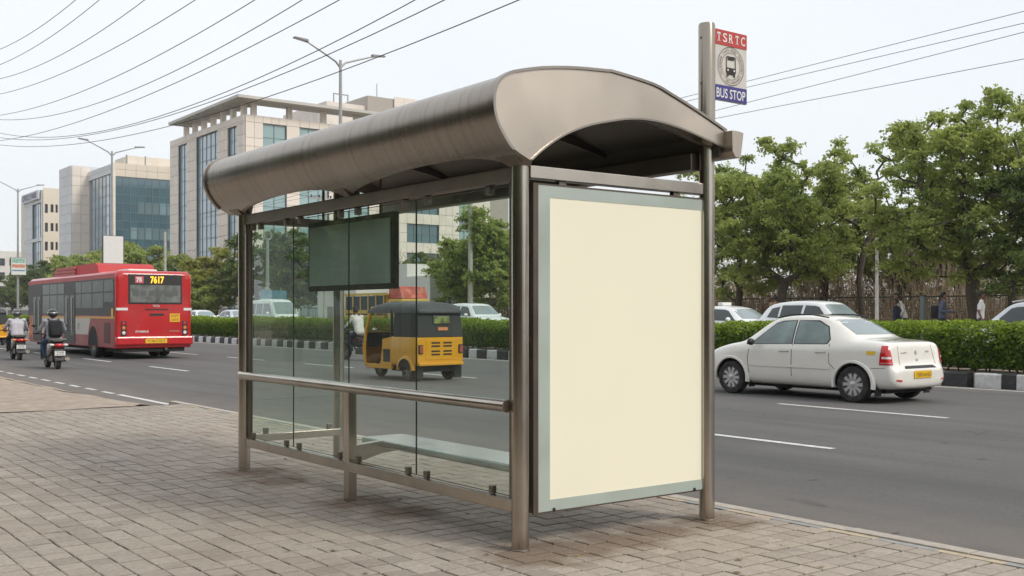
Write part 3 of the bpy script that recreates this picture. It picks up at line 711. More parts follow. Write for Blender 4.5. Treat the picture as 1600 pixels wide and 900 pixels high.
def loft_body(st, arches, mats, lev=2):
    """st: stations (y, zb, w, zbelt, ztop, wtop, cabin, zmid); arches: (y, r)"""
    q = MB(); rows = []
    for (y, zb, w_, zs, zt, wt, cab) in st:
        half = [(0, zb), (w_*.82, zb), (w_*.965, zb+.07), (w_, zb+(zs-zb)*.45), (w_*.985, zs-.10*(zs-zb)), (w_*.945, zs)]
        if cab: half += [(w_*.945-.35*(w_*.945-wt), zs+.38*(zt-zs)), (wt, zt-.075), (wt*.86, zt-.018), (0, zt)]
        else: half += [(w_*.90, zs+.5*(zt-zs)), (wt, zt-.012), (wt*.7, zt-.004), (0, zt)]
        ring = [(x, y, z) for x, z in half]+[(-x, y, z) for x, z in reversed(half[1:-1])]
        rows.append(ring)
    q.grid(rows, closed=True); n = len(rows[0])
    q.add(rows[0], [tuple(range(n))]); q.add(rows[-1], [tuple(range(n))])
    me = q.mesh('body', mats)
    bm = bmesh.new(); bm.from_mesh(me); bmesh.ops.remove_doubles(bm, verts=bm.verts, dist=1e-5); bmesh.ops.recalc_face_normals(bm, faces=bm.faces); bm.to_mesh(me); bm.free()
    ob = bpy.data.objects.new('body', me); C.objects.link(ob)
    md = ob.modifiers.new('s', 'SUBSURF'); md.levels = md.render_levels = lev
    me2 = eval_mesh(ob); ob.modifiers.clear(); ob.data = me2
    surf = Proj(me2)
    if arches:
        cq = MB()
        W = max(s_[2] for s_ in st)
        for (y, z, r_) in arches:
            for sg in (-1, 1):
                b = len(cq.v); cq.lathe([(1e-3, sg*(W-.30)), (r_, sg*(W-.30)), (r_, sg*(W+.2)), (1e-3, sg*(W+.2))], (0, y, z), 'x', 36)
        cq.mi = [1]*len(cq.f)
        cm = cq.mesh('cut', mats); co = bpy.data.objects.new('cut', cm); C.objects.link(co)
        md = ob.modifiers.new('b', 'BOOLEAN'); md.object = co; md.operation = 'DIFFERENCE'; md.solver = 'EXACT'
        me3 = eval_mesh(ob); ob.modifiers.clear(); ob.data = me3; bpy.data.objects.remove(co)
    ob.data.shade_smooth(); ob.data.set_sharp_from_angle(angle=R(42))
    return ob, surf
def arc_strip(y, z, r0, r1, x, a0=-10, a1=190, n=26, out=.012, sg=-1):
    q = MB(); A = [R(a0+(a1-a0)*i/n) for i in range(n+1)]
    rows = [[(sg*(x-.03), y+r0*math.cos(a), z+r0*math.sin(a)) for a in A], [(sg*(x+out), y+(r0+.006)*math.cos(a), z+(r0+.006)*math.sin(a)) for a in A],
            [(sg*(x+out*.6), y+(r0*.4+r1*.6)*math.cos(a), z+(r0*.4+r1*.6)*math.sin(a)) for a in A], [(sg*(x-.04), y+r1*math.cos(a), z+r1*math.sin(a)) for a in A]]
    q.grid(rows); return q
def seam(S, pts, view, parent, wd=.012, mm=None, name='panel_seam'):
    # thin dark shut line along a polyline on the body
    q = MB()
    for a, b in zip(pts, pts[1:]):
        a, b = Vector(a), Vector(b); t = (b-a).normalized(); n_ = Vector((-t.y, t.x))*wd/2
        p = S.patch([a+n_, b+n_, b-n_, a-n_], view, .003, .15); q.add(p.v, p.f)
    return q.build(name, mm or INK, parent)

def sedan(label, loc, rz, scale, paint=None, taxi=True, group=None, detail=True, name='sedan'):
    T = thing(name, label, 'car', loc, rz, group, scale)
    paint = paint or WHITEP
    st = [(.00, .36, .58, .52, .56, .45, 0), (.03, .27, .74, .56, .62, .58, 0), (.11, .25, .80, .60, .655, .66, 0), (.15, .24, .815, .90, 1.00, .66, 0), (.20, .23, .83, .96, 1.045, .70, 0),
          (.45, .22, .85, .98, 1.075, .72, 0), (.70, .21, .865, .985, 1.09, .72, 0), (.80, .21, .865, .985, 1.13, .68, 1), (1.28, .20, .87, .98, 1.435, .575, 1), (1.50, .20, .87, .97, 1.49, .57, 1),
          (2.00, .20, .87, .96, 1.53, .575, 1), (2.50, .20, .87, .95, 1.495, .575, 1), (2.72, .20, .87, .945, 1.42, .59, 1), (3.22, .20, .865, .93, 1.05, .68, 1), (3.34, .20, .865, .92, 1.00, .70, 0),
          (3.70, .22, .86, .85, .935, .68, 0), (4.02, .24, .82, .74, .83, .60, 0), (4.16, .26, .74, .66, .70, .52, 0), (4.24, .32, .60, .56, .60, .44, 0)]
    ar = [(.78, .315, .365), (3.42, .315, .365)]
    ob, S = loft_body(st, ar, [paint, DARK]); ob.parent = T
    for y in (.78, 3.42):
        for sg in (-1, 1):
            wheel(T, sg*.765, y, .312, .19, sg)
            arc_strip(y, .315, .362, .43, .868, -10, 190, sg=sg, out=.008).build('wheel_arch', paint, ob, True)
    FRM = mat('window_rubber', (.015, .015, .015), .6, 0, 0)
    fw = [(2.05, .985), (2.86, .965), (2.96, .985), (2.52, 1.335), (2.38, 1.375), (2.09, 1.395)]
    rw = [(1.32, 1.0), (1.99, .985), (2.02, 1.395), (1.62, 1.385), (1.40, 1.29), (1.28, 1.08)]
    for v in 'lr':
        for poly, nm in ((fw, 'front_side_window'), (rw, 'rear_side_window')):
            c = Vector((sum(p[0] for p in poly)/len(poly), sum(p[1] for p in poly)/len(poly)))
            fr = S.patch([tuple(c+(Vector(p)-c)*1.0+(Vector(p)-c).normalized()*.022) for p in poly], v, .003).build('window_seal', FRM, T, True)
            S.patch(poly, v, .007).build(nm, SEDGLASS, fr, True)
    S.patch([(-.56, 1.16), (.56, 1.16), (.50, 1.41), (.40, 1.425), (-.40, 1.425), (-.50, 1.41)], 'b', .004).build('rear_window', REARGLASS, T, True)
    S.patch([(-.62, 1.06), (.62, 1.06), (.53, 1.41), (-.53, 1.41)], 'f', .004).build('windscreen', CARGLASS, T, True)
    for sg in (-1, 1):
        def lampstrip(z0, z1, f0, f1, off, top=0., nz=7, nf=8):
            rows = []
            for j in range(nz+1):
                z = z0+(z1-z0)*j/nz; row = []
                k = 1-top*(j/nz)**2
                for i in range(nf+1):
                    ph = R((f0+f1)/2+(f1-f0)*k*(i/nf-.5)); dr = Vector((sg*math.sin(ph), -math.cos(ph), 0)); o_ = Vector((sg*.58, .42, z))
                    h_ = S.b.ray_cast(o_+dr*2, -dr); p_ = (h_[0] if h_[0] is not None else o_+dr*.25); row.append(p_+dr*off)
                rows.append(row)
            q_ = MB(); q_.grid(rows); return q_
        tl = lampstrip(.665, .985, 24, 62, .012, .45).build('tail_lamp', REDL, T, True)
        lampstrip(.765, .80, 28, 55, .017, 0, 2).build('reversing_lens', CLEARL, tl, True); lampstrip(.685, .705, 28, 58, .017, 0, 2).build('reflector_band', mat('pink_reflector', (.6, .25, .25), .2, 0, 0, coat=.5), tl, True)
        S.patch([(sg*.60, .79), (sg*.80, .77), (sg*.78, .67), (sg*.55, .66)], 'f', .008).build('headlamp', CLEARL, T, True)
        S.patch([(sg*.60, .385), (sg*.72, .40), (sg*.72, .425), (sg*.60, .415)], 'b', .01).build('reflector', REDL, T)
        v = 'l' if sg < 0 else 'r'
        seam(S, [(2.03, .26), (2.03, .97)], v, T); seam(S, [(2.98, .97), (3.02, .70), (2.97, .28)], v, T); seam(S, [(1.26, 1.0), (1.24, .66), (1.13, .56)], v, T, .010)
        seam(S, [(.18, .615), (.44, .60)], v, T, .008)
        q = S.patch([(1.10+.12, .555), (2.96, .555), (2.96, .60), (1.22, .60)], v, .014, .1); q.build('rub_strip', paint, T, True)
        for y in (2.10, 1.32):
            S.patch([(y, .842), (y+.19, .842), (y+.19, .88), (y+.02, .885)], v, .022).build('door_handle', paint, T, True)
            S.patch([(y-.01, .836), (y+.20, .836), (y+.20, .852), (y, .852)], v, .012).build('handle_recess', INK, T)
        mr = MB(); mr.ell((sg*.955, 2.86, 1.0), (.085, .055, .065)); mr.box((sg*.955-.05-.04, 2.84, .955), (sg*.955+.05, 2.88, .985)); mr.build('door_mirror', BLACK, T, True)
        tb('roof_rail', [(sg*.60, 1.42, 1.455), (sg*.605, 1.75, 1.505), (sg*.605, 2.2, 1.51), (sg*.60, 2.52, 1.45)], .013, BLACK, T, n=8)
        bx('mud_flap', (sg*.74-.09, .36, .13), (sg*.74+.09, .375, .34), BLACK, T)
        bx('mud_flap', (sg*.74-.09, 3.0, .15), (sg*.74+.09, 3.015, .34), BLACK, T)
    S.patch([(-.48, .60), (.48, .60), (.42, .645), (-.42, .645)], 'b', .006).build('bumper_step', BLACK, T)
    seam(S, [(-.54, .66), (-.50, .98)], 'b', T, .008); seam(S, [(.54, .66), (.50, .98)], 'b', T, .008)
    pl_ = S.patch([(-.26, .435), (.26, .435), (.26, .56), (-.26, .56)], 'b', .016, .5).build('number_plate', YPLATE, T)
    yb = -.035
    part('plate_lettering', lambda m_: m_.text('TS09 UA 4521', Matrix.Translation((0, yb, .4975)) @ Matrix.Rotation(R(90), 4, 'X'), .10, .44), INK, pl_)
    S.patch([(.30, .855), (.44, .855), (.44, .90), (.30, .90)] if False else [(-.44, .85), (-.27, .855), (-.27, .875), (-.44, .87)], 'b', .006).build('badge', SILVER, T)
    S.patch([(.30, .86), (.40, .86), (.40, .885), (.30, .885)], 'b', .006).build('badge', SILVER, T)
    S.patch([(-.035, .86), (0, .815), (.035, .86), (0, .905)], 'b', .008, .02).build('emblem', SILVER, T)
    S.patch([(-.03, .725), (.03, .725), (.03, .76), (-.03, .76)], 'b', .012).build('boot_lock', SILVER, T)
    bx('underbody', (-.62, .3, .17), (.62, 3.9, .26), DARK, T)
    tb('exhaust_pipe', [(.38, .06, .235), (.38, .4, .25)], .024, STEELD, T, n=10)
    if taxi:
        for v in 'l': S.patch([(.36, .83), (.52, .83), (.52, .89), (.36, .89)], v, .006).build('taxi_sticker', YPLATE, T)
    return T

def simple_car(label, loc, rz, kind, scale=1, paint=None, group=None, name='car', glass=None):
    """hatchback / suv / van / sedan seen over the hedge"""
    T = thing(name, label, 'van' if kind == 'van' else 'car', loc, rz, group, scale); paint = paint or WHITEC; g = glass or CARGLASS
    if kind == 'van':
        L = 3.8; st = [(0, .3, .60, .8, .9, .5, 0), (.04, .25, .72, .9, 1.3, .60, 1), (.10, .22, .76, .92, 1.72, .60, 1), (.5, .22, .78, .93, 1.86, .62, 1), (2.3, .22, .78, .93, 1.86, .62, 1), (2.75, .22, .78, .92, 1.80, .60, 1),
              (3.35, .22, .77, .90, 1.02, .62, 1), (3.5, .22, .76, .84, .95, .6, 0), (3.72, .24, .70, .7, .78, .5, 0), (3.8, .3, .56, .55, .6, .4, 0)]; wy = (.65, 2.9)
        wins = [[(.25, 1.02), (.85, 1.02), (.85, 1.6), (.3, 1.6)], [(.95, 1.02), (1.75, 1.02), (1.75, 1.6), (.95, 1.6)], [(1.85, 1.02), (2.95, 1.02), (2.75, 1.35), (2.5, 1.6), (1.85, 1.6)]]
        ws = [(-.62, 1.03), (.62, 1.03), (.55, 1.68), (-.55, 1.68)]; rg = [(-.5, 1.1), (.5, 1.1), (.45, 1.6), (-.45, 1.6)]
    elif kind == 'suv':
        L = 4.4; st = [(0, .38, .66, .7, .75, .5, 0), (.04, .30, .80, .92, 1.0, .66, 0), (.10, .28, .86, 1.05, 1.15, .66, 1), (.30, .27, .89, 1.06, 1.52, .60, 1), (.65, .26, .90, 1.06, 1.66, .61, 1), (1.6, .26, .90, 1.05, 1.72, .62, 1), (2.4, .26, .90, 1.04, 1.68, .62, 1), (2.65, .26, .90, 1.03, 1.60, .62, 1),
              (3.15, .26, .89, 1.0, 1.14, .72, 1), (3.3, .26, .89, .99, 1.08, .72, 0), (3.9, .28, .87, .92, 1.0, .68, 0), (4.25, .30, .80, .78, .85, .6, 0), (4.4, .36, .62, .6, .66, .45, 0)]; wy = (.8, 3.45)
        wins = [[(.50, 1.14), (.95, 1.12), (.95, 1.5), (.62, 1.44)], [(1.03, 1.12), (1.85, 1.10), (1.87, 1.54), (1.03, 1.54)], [(1.95, 1.10), (2.92, 1.08), (2.5, 1.48), (2.35, 1.52), (1.97, 1.54)]]
        ws = [(-.66, 1.16), (.66, 1.16), (.56, 1.57), (-.56, 1.57)]; rg = [(-.56, 1.2), (.56, 1.2), (.5, 1.5), (-.5, 1.5)]
    elif kind == 'hatch':
        L = 3.85; st = [(0, .36, .62, .6, .66, .5, 0), (.04, .27, .76, .85, .95, .62, 0), (.12, .24, .82, .96, 1.08, .62, 1), (.42, .22, .84, .97, 1.38, .57, 1), (.72, .21, .845, .96, 1.47, .575, 1), (1.5, .2, .85, .95, 1.52, .58, 1), (2.1, .2, .85, .94, 1.49, .58, 1), (2.35, .2, .85, .93, 1.41, .59, 1),
              (2.92, .2, .845, .91, 1.02, .68, 1), (3.05, .21, .84, .9, .98, .68, 0), (3.5, .23, .82, .8, .88, .62, 0), (3.75, .26, .74, .66, .72, .52, 0), (3.85, .32, .58, .55, .6, .42, 0)]; wy = (.68, 3.08)
        wins = [[(.62, 1.03), (1.45, 1.0), (1.47, 1.38), (.95, 1.36), (.75, 1.25)], [(1.55, .99), (2.6, .97), (2.2, 1.32), (2.05, 1.37), (1.57, 1.39)]]
        ws = [(-.60, 1.05), (.60, 1.05), (.52, 1.40), (-.52, 1.40)]; rg = [(-.52, 1.1), (.52, 1.1), (.46, 1.34), (-.46, 1.34)]
    else:
        L = 4.3; st = [(0, .36, .6, .56, .6, .48, 0), (.04, .26, .76, .66, .8, .6, 0), (.14, .24, .82, .90, .99, .66, 0), (.55, .22, .86, .94, 1.04, .7, 0), (.68, .21, .86, .95, 1.09, .66, 1), (1.20, .2, .865, .95, 1.38, .56, 1), (1.5, .2, .865, .94, 1.44, .565, 1), (2.0, .2, .865, .93, 1.47, .57, 1), (2.5, .2, .865, .92, 1.42, .57, 1),
              (2.75, .2, .865, .91, 1.33, .58, 1), (3.25, .2, .86, .9, 1.0, .68, 1), (3.4, .21, .855, .88, .96, .68, 0), (3.9, .23, .83, .8, .87, .62, 0), (4.15, .26, .74, .66, .72, .52, 0), (4.3, .34, .58, .55, .6, .42, 0)]; wy = (.8, 3.45)
        wins = [[(1.0, 1.0), (1.85, .98), (1.87, 1.34), (1.42, 1.33), (1.2, 1.2)], [(1.95, .98), (3.0, .95), (2.55, 1.28), (2.4, 1.32), (1.97, 1.34)]]
        ws = [(-.62, 1.03), (.62, 1.03), (.52, 1.34), (-.52, 1.34)]; rg = [(-.54, 1.1), (.54, 1.1), (.48, 1.34), (-.48, 1.34)]
    ob, S = loft_body(st, [(y, .31, .36) for y in wy], [paint, DARK]); ob.parent = T
    for y in wy:
        for sg in (-1, 1): wheel(T, sg*(max(s_[2] for s_ in st)-.10), y, .31, .18, sg, 8)
    for v in 'lr':
        for p in wins: S.patch(p, v, .005).build('side_window', g, T, True)
    S.patch(ws, 'f', .005).build('windscreen', REARGLASS, T, True); S.patch(rg, 'b', .005).build('rear_window', g, T, True)
    W = max(s_[2] for s_ in st)
    for sg in (-1, 1):
        S.patch([(sg*.5, .72), (sg*.72, .70), (sg*.70, .80), (sg*.48, .80)], 'f', .006).build('headlamp', CLEARL, T, True)
        S.patch([(sg*.6, .78), (sg*.74, .76), (sg*.74, .93), (sg*.6, .95)], 'b', .006).build('tail_lamp', REDL, T, True)
        mr = MB(); yy = wins[-1][1][0]-.18; mr.ell((sg*(W+.07), yy, wins[-1][1][1]+.06), (.10, .06, .07)); mr.build('door_mirror', paint, T, True)
        if name == 'utility_car': tb('roof_rail', [(sg*.60, .5, 1.62), (sg*.62, 1.0, 1.72), (sg*.62, 2.0, 1.73), (sg*.61, 2.5, 1.66)], .018, SILVER, T, n=8)
    S.patch([(-.25, .45), (.25, .45), (.25, .55), (-.25, .55)], 'f', .01, .5).build('number_plate', WPLATE, T)
    bx('underbody', (-.6, .3, .18), (.6, L-.35, .27), DARK, T)
    return T

SED = sedan('white sedan with red tail lamps and yellow number plate driving past the shelter', (17.40, 10.85, -.12), 0, 1.10); SED.scale = (1.035, 1.085, 1.055)
fz = .25; FG = 'cars on the far carriageway'
def far_car(label, pxl, pxr, X, kind, name, scale=1, toward=True, paint=None, glass=None):
    L = {'van': 3.8, 'suv': 4.4, 'hatch': 3.85, 'sedan': 4.3}[kind]*scale
    ya, yb = yAt(pxl, X), yAt(pxr, X); yc = (ya+yb)/2
    rz = math.pi if toward else 0
    y0 = yc+L/2 if toward else yc-L/2
    return simple_car(label, (X, y0, fz), rz, kind, scale, paint, FG, name, glass)
t_ = far_car('white sedan with a taxi sign on its roof, left of the sedan behind the hedge', 1075, 1218, 27.5, 'sedan', 'taxi_car', 1.03)
bx('taxi_roof_sign', (-.22, 1.75, 1.455), (.22, 1.95, 1.56), WPLATE, t_, ch=.02)
far_car('white estate car with dark windows just above the passing sedan roof', 1212, 1372, 28.2, 'suv', 'estate_car', .97)
far_car('pale silver-white sport utility car cut off by the right picture edge', 1540, 1700, 26.6, 'suv', 'utility_car', .92, toward=False, paint=mat('silver_white_paint', (.66, .69, .72), .25, 0, .02, 1, coat=.6))
far_car('white estate car behind the hedge to the right of the auto rickshaw', 700, 792, 29.5, 'suv', 'estate_car', 1.02)
far_car('white minivan behind the hedge seen through the leftmost glass panes', 396, 468, 28.5, 'van', 'minivan', 1.15)
far_car('white hatchback behind the hedge just right of the bus', 290, 342, 29.0, 'sedan', 'hatchback', 1.02)
far_car('small pale car between the bus and the shelter, beside its corner post', 352, 388, 31.0, 'hatch', 'hatchback', 1.0, paint=mat('pale_blue_paint', (.55, .62, .68), .3, 0, .02, 1, coat=.5))

# ---------------------------------------------------------------- city bus
BO = (11.2, 37.9, -.12)
BUS = thing('city_bus', 'red city bus with roof pod, seen from behind, in the middle lane', 'bus', (12.62, 37.6, -.12))
RED = mat('bus_red_paint', (.50, .012, .016), .30, 0, .06, 1.5, coat=.5, dirt=(.30, .06, .05), dscale=1.2, dfac=.4)
REDD = mat('bus_dusty_maroon', (.30, .05, .048), .5, 0, .1, 1.5, dirt=(.30, .17, .14), dscale=1.3, dfac=.5)
ROOFR = mat('bus_roof_red', (.42, .05, .055), .5, 0, .08, 1, dirt=(.38, .16, .15), dscale=1, dfac=.5)
BGR = mat('bus_glass', (.055, .075, .062), .2, 0, .6, 1.2, spec=.13); BDK = mat('bus_dark_frame', (.025, .025, .024), .5, 0, .1)
BCRM = mat('bus_cream_panel', (.50, .48, .44), .5, 0, .08, 1.5); BYEL = mat('bus_yellow_line', (.62, .38, .03), .5, 0, .08)
W, L, ZB, ZT = 1.34, 12.6, .38, 3.10
def rrect(w_, z0, z1, rt, rb, n=6):
    P = []
    for cx_, cz_, r_, a0 in ((w_-rt, z1-rt, rt, 0), (-w_+rt, z1-rt, rt, 90), (-w_+rb, z0+rb, rb, 180), (w_-rb, z0+rb, rb, 270)):
        for i in range(n+1): a = R(a0+90*i/n); P.append((cx_+r_*math.cos(a), cz_+r_*math.sin(a)))
    return P
def busbody(m_):
    rows = []
    for y, k, dz in ((0, .90, .14), (.02, .955, .07), (.07, .985, .03), (.16, 1, 0), (3, 1, 0), (8, 1, 0), (L-.3, 1, 0), (L-.08, .97, .05), (L, .9, .15)):
        rows.append([(p[0], y, p[1]) for p in rrect(W*k, ZB+dz*.4, ZT-dz, .22, .05)])
    m_.grid(rows, closed=True); n = len(rows[0]); m_.add(rows[0], [tuple(range(n))]); m_.add(rows[-1], [tuple(range(n))])
body = part('body', busbody, [RED], BUS, smooth=35)
bx('bumper', (-W-.01, -.10, .50), (W+.01, .10, .80), RED, BUS, ch=.05)
# rear: dark window surround, glass, displays
rwn = bx('rear_window', (-.93, -.012, 1.92), (.98, .06, 2.98), BDK, BUS, ch=.03)
bx('rear_pane', (-.86, -.020, 1.99), (.91, -.012, 2.60), mat('bus_rear_pane', (.17, .18, .17), .1, 0, .4, 3.2, coat=.3), rwn)
bx('display_pane', (-.86, -.020, 2.62), (.91, -.012, 2.93), BDK, rwn)
for k in range(6): bx('seat_back_seen_through_pane', (-.78+k*.28, -.024, 2.22), (-.58+k*.28, -.0205, 2.40), mat('bus_seat', (.10, .11, .11), .6, 0, .1), rwn)
LED = mat('amber_led_display', (1.0, .50, .03), .5, 0, 0, emit=.9)
part('route_display', lambda m_: m_.text('7617', Matrix.Translation((.08, -.025, 2.785)) @ Matrix.Rotation(R(90), 4, 'X'), .32, .48, .012), LED, rwn)
rn = bx('route_number_board', (-.69, -.028, 2.66), (-.40, -.0205, 2.90), mat('route_board_pink', (.62, .10, .13), .5, 0, .05), rwn)
part('route_number', lambda m_: m_.text('75', Matrix.Translation((-.555, -.030, 2.78)) @ Matrix.Rotation(R(90), 4, 'X'), .20, .2, .012), WPLATE, rwn)
part('maker_badge', lambda m_: m_.text('TATA', Matrix.Translation((.05, -.016, 1.868)) @ Matrix.Rotation(R(90), 4, 'X'), .10, .25, .004), SILVER, BUS)
for x0, x1, z0, z1, nm, mm in ((-.35, .48, 1.72, 1.765, 'engine_slot', BDK), (-.18, .32, 1.52, 1.60, 'engine_handle_recess', BDK), (-W+.02, -.94, 1.71, 1.80, 'white_stripe', WPLATE), (1.03, W-.02, 1.71, 1.80, 'white_stripe', WPLATE)):
    bx(nm, (x0, -.012, z0), (x1, .05, z1), mm, BUS)
ys_ = bx('rear_notice', (.53, -.014, 1.30), (.89, .04, 1.60), YPLATE, BUS)
for k, tx in enumerate(('KEEP', 'SAFE')):
    part('notice_lettering', lambda m_: m_.text(tx, Matrix.Translation((.71, -.017, 1.52-.14*k)) @ Matrix.Rotation(R(90), 4, 'X'), .12, .27), REDD, ys_)
part('rear_lettering', lambda m_: m_.text('STARBUS', Matrix.Translation((-.45, -.016, .97)) @ Matrix.Rotation(R(90), 4, 'X'), .09, .46, .003), WPLATE, BUS)
part('rear_lettering', lambda m_: m_.text('HYDERABAD', Matrix.Translation((.70, -.016, .98)) @ Matrix.Rotation(R(90), 4, 'X'), .07, .36), SILVER, BUS)
for sg in (-1, 1):
    cl_ = bx('tail_lamp_cluster', (sg*1.075-.10, -.016, .82), (sg*1.075+.10, .05, 1.34), BDK, BUS, ch=.012)
    for z, mm in ((1.25, REDL), (1.10, AMBER), (.93, CLEARL)):
        part('tail_lamp', lambda m_: m_.lathe([(1e-4, -.03), (.058, -.022), (.065, -.01)], (sg*1.075, 0, z), 'y', 16), mm, cl_)
    part('marker_lamp', lambda m_: m_.ell((sg*1.12, .02, 2.86), (.03, .03, .03)), AMBER, BUS)
np_ = bx('number_plate', (-.36, -.115, .56), (.40, -.10, .72), YPLATE, BUS)
part('plate_lettering', lambda m_: m_.text('TS 08 Z 0217', Matrix.Translation((.02, -.117, .64)) @ Matrix.Rotation(R(90), 4, 'X'), .12, .62), INK, np_)
# left side: lower panels, window band, doors
xl = -W
def side(name, y0, y1, z0, z1, mm, d=.010, par=None, x=None):
    xx = xl if x is None else x
    return bx(name, (xx-d, y0, z0), (xx+.06, y1, z1), mm, par or BUS)
side('roof_cove', .20, L-.1, 2.83, 2.99, ROOFR, .004)
side('lower_panel', .16, 3.2, .42, 1.42, REDD, .004)
band = side('window_band', .16, L-.15, 1.52, 2.84, BDK, .008)
wy = [(.25, 1.35), (1.43, 2.75), (2.83, 4.15), (4.22, 4.95)]
for a, b in wy:
    side('side_window', a, b, 2.38, 2.78, BGR, .014, band); side('side_window', a, b, 1.80 if a > .3 else 2.0, 2.33, BGR, .014, band)
for a, b in ((6.62, 7.6), (7.68, 8.75), (8.83, 9.95)):
    side('side_window', a, b, 2.38, 2.78, BGR, .014, band); side('side_window', a, b, 1.58, 2.33, BGR, .014, band)
side('yellow_line', .16, 5.0, 1.42, 1.475, BYEL, .012); side('yellow_line', 6.6, 10.1, 1.42, 1.475, BYEL, .012)
part('cream_panel', lambda m_: m_.prism([(3.35, .82), (5.0, .82), (5.0, 1.42), (3.0, 1.42)], 'x', xl-.012, xl+.03), BCRM, BUS)
side('cream_panel', 6.62, 10.1, .78, 1.42, BCRM, .012); side('lower_panel', 3.2, 5.02, .42, .82, REDD, .006)
side('lower_panel', 6.62, 10.1, .42, .78, REDD, .006)
part('side_lettering', lambda m_: m_.text('CITY', Matrix.Translation((xl-.014, 4.55, 1.12)) @ Matrix.Rotation(R(-90), 4, 'Z') @ Matrix.Rotation(R(90), 4, 'X'), .3, .3), BDK, BUS)
part('side_lettering', lambda m_: m_.text('CITYBUS', Matrix.Translation((xl-.014, 8.0, 1.22)) @ Matrix.Rotation(R(-90), 4, 'Z') @ Matrix.Rotation(R(90), 4, 'X'), .2, 2.0), BDK, BUS)
gr_ = side('engine_grille', .62, 1.35, .55, 1.28, mat('bus_grille', (.16, .02, .02), .6, 0, .1), .010)
for k in range(7): side('grille_slat', .66, 1.31, .60+k*.095, .64+k*.095, BDK, .016, gr_)
for a, b in ((5.05, 6.58), (10.2, 11.6)):
    dr = side('door', a, b, .45, 2.42, BDK, .016)
    for k in range(2):
        ww = (b-a)/2; side('door_pane', a+k*ww+.12, a+(k+1)*ww-.12, .75, 2.30, BGR, .022, dr)
        tb('door_grab_rail', [(xl-.035, a+k*ww+.35, .9), (xl-.035, a+k*ww+.35, 2.2)], .018, SILVER, dr, n=8)
bx('side_notice', (xl-.018, .28, 1.48), (xl+.02, .48, 1.78), YPLATE, BUS)
def arch(y):
    q = MB(); A = [R(180*i/18) for i in range(19)]
    q.prism([(y+.62*math.cos(a), .44+.70*math.sin(a)) for a in A], 'x', xl-.018, xl+.1); q.build('wheel_arch', DARK, BUS)
    q = MB(); q.grid([[(xl-.024, y+.62*math.cos(a), .44+.70*math.sin(a)) for a in A], [(xl-.024, y+.69*math.cos(a), .44+.77*math.sin(a)) for a in A], [(xl-.0, y+.71*math.cos(a), .44+.79*math.sin(a)) for a in A]]); q.build('arch_trim', REDD, BUS)
for y in (2.65, 9.1):
    arch(y)
    for sg in (-1, 1):
        wh = wheel(BUS, sg*(W-.13), y, .50, .30, sg, 6, mat('bus_rim', (.36, .34, .31), .6, .3, .15, 6), rimr=.58)
        if y < 3: wheel(BUS, sg*(W-.47), y, .50, .28, sg, 6, rimr=.58)
bx('underbody', (-1.1, .1, .26), (1.1, L-.6, .45), DARK, BUS); tb('exhaust_pipe', [(.4, -.02, .36), (.4, .6, .38)], .05, STEELD, BUS, n=10)
bx('rear_axle', (-.8, 2.5, .35), (.8, 2.8, .62), DARK, BUS)
# roof gas pod and hatch
pod = part('roof_pod', lambda m_: m_.prism([(3.0, 3.06), (9.4, 3.06), (9.2, 3.22), (8.7, 3.44), (3.5, 3.48), (3.15, 3.38)], 'x', -1.05, 1.02), mat('bus_pod_red', (.50, .02, .022), .55, 0, .08, 1.5), BUS)
for k in range(3): part('pod_moulding', lambda m_: m_.prism([(5.9, 3.08+k*.125), (9.35-k*.22, 3.08+k*.125), (9.28-k*.22, 3.185+k*.125), (6.1, 3.185+k*.125)], 'x', -1.10, -1.04), ROOFR, pod)
bx('roof_hatch', (-.55, 1.2, 3.08), (.5, 2.5, 3.20), WPLATE, BUS, ch=.04)

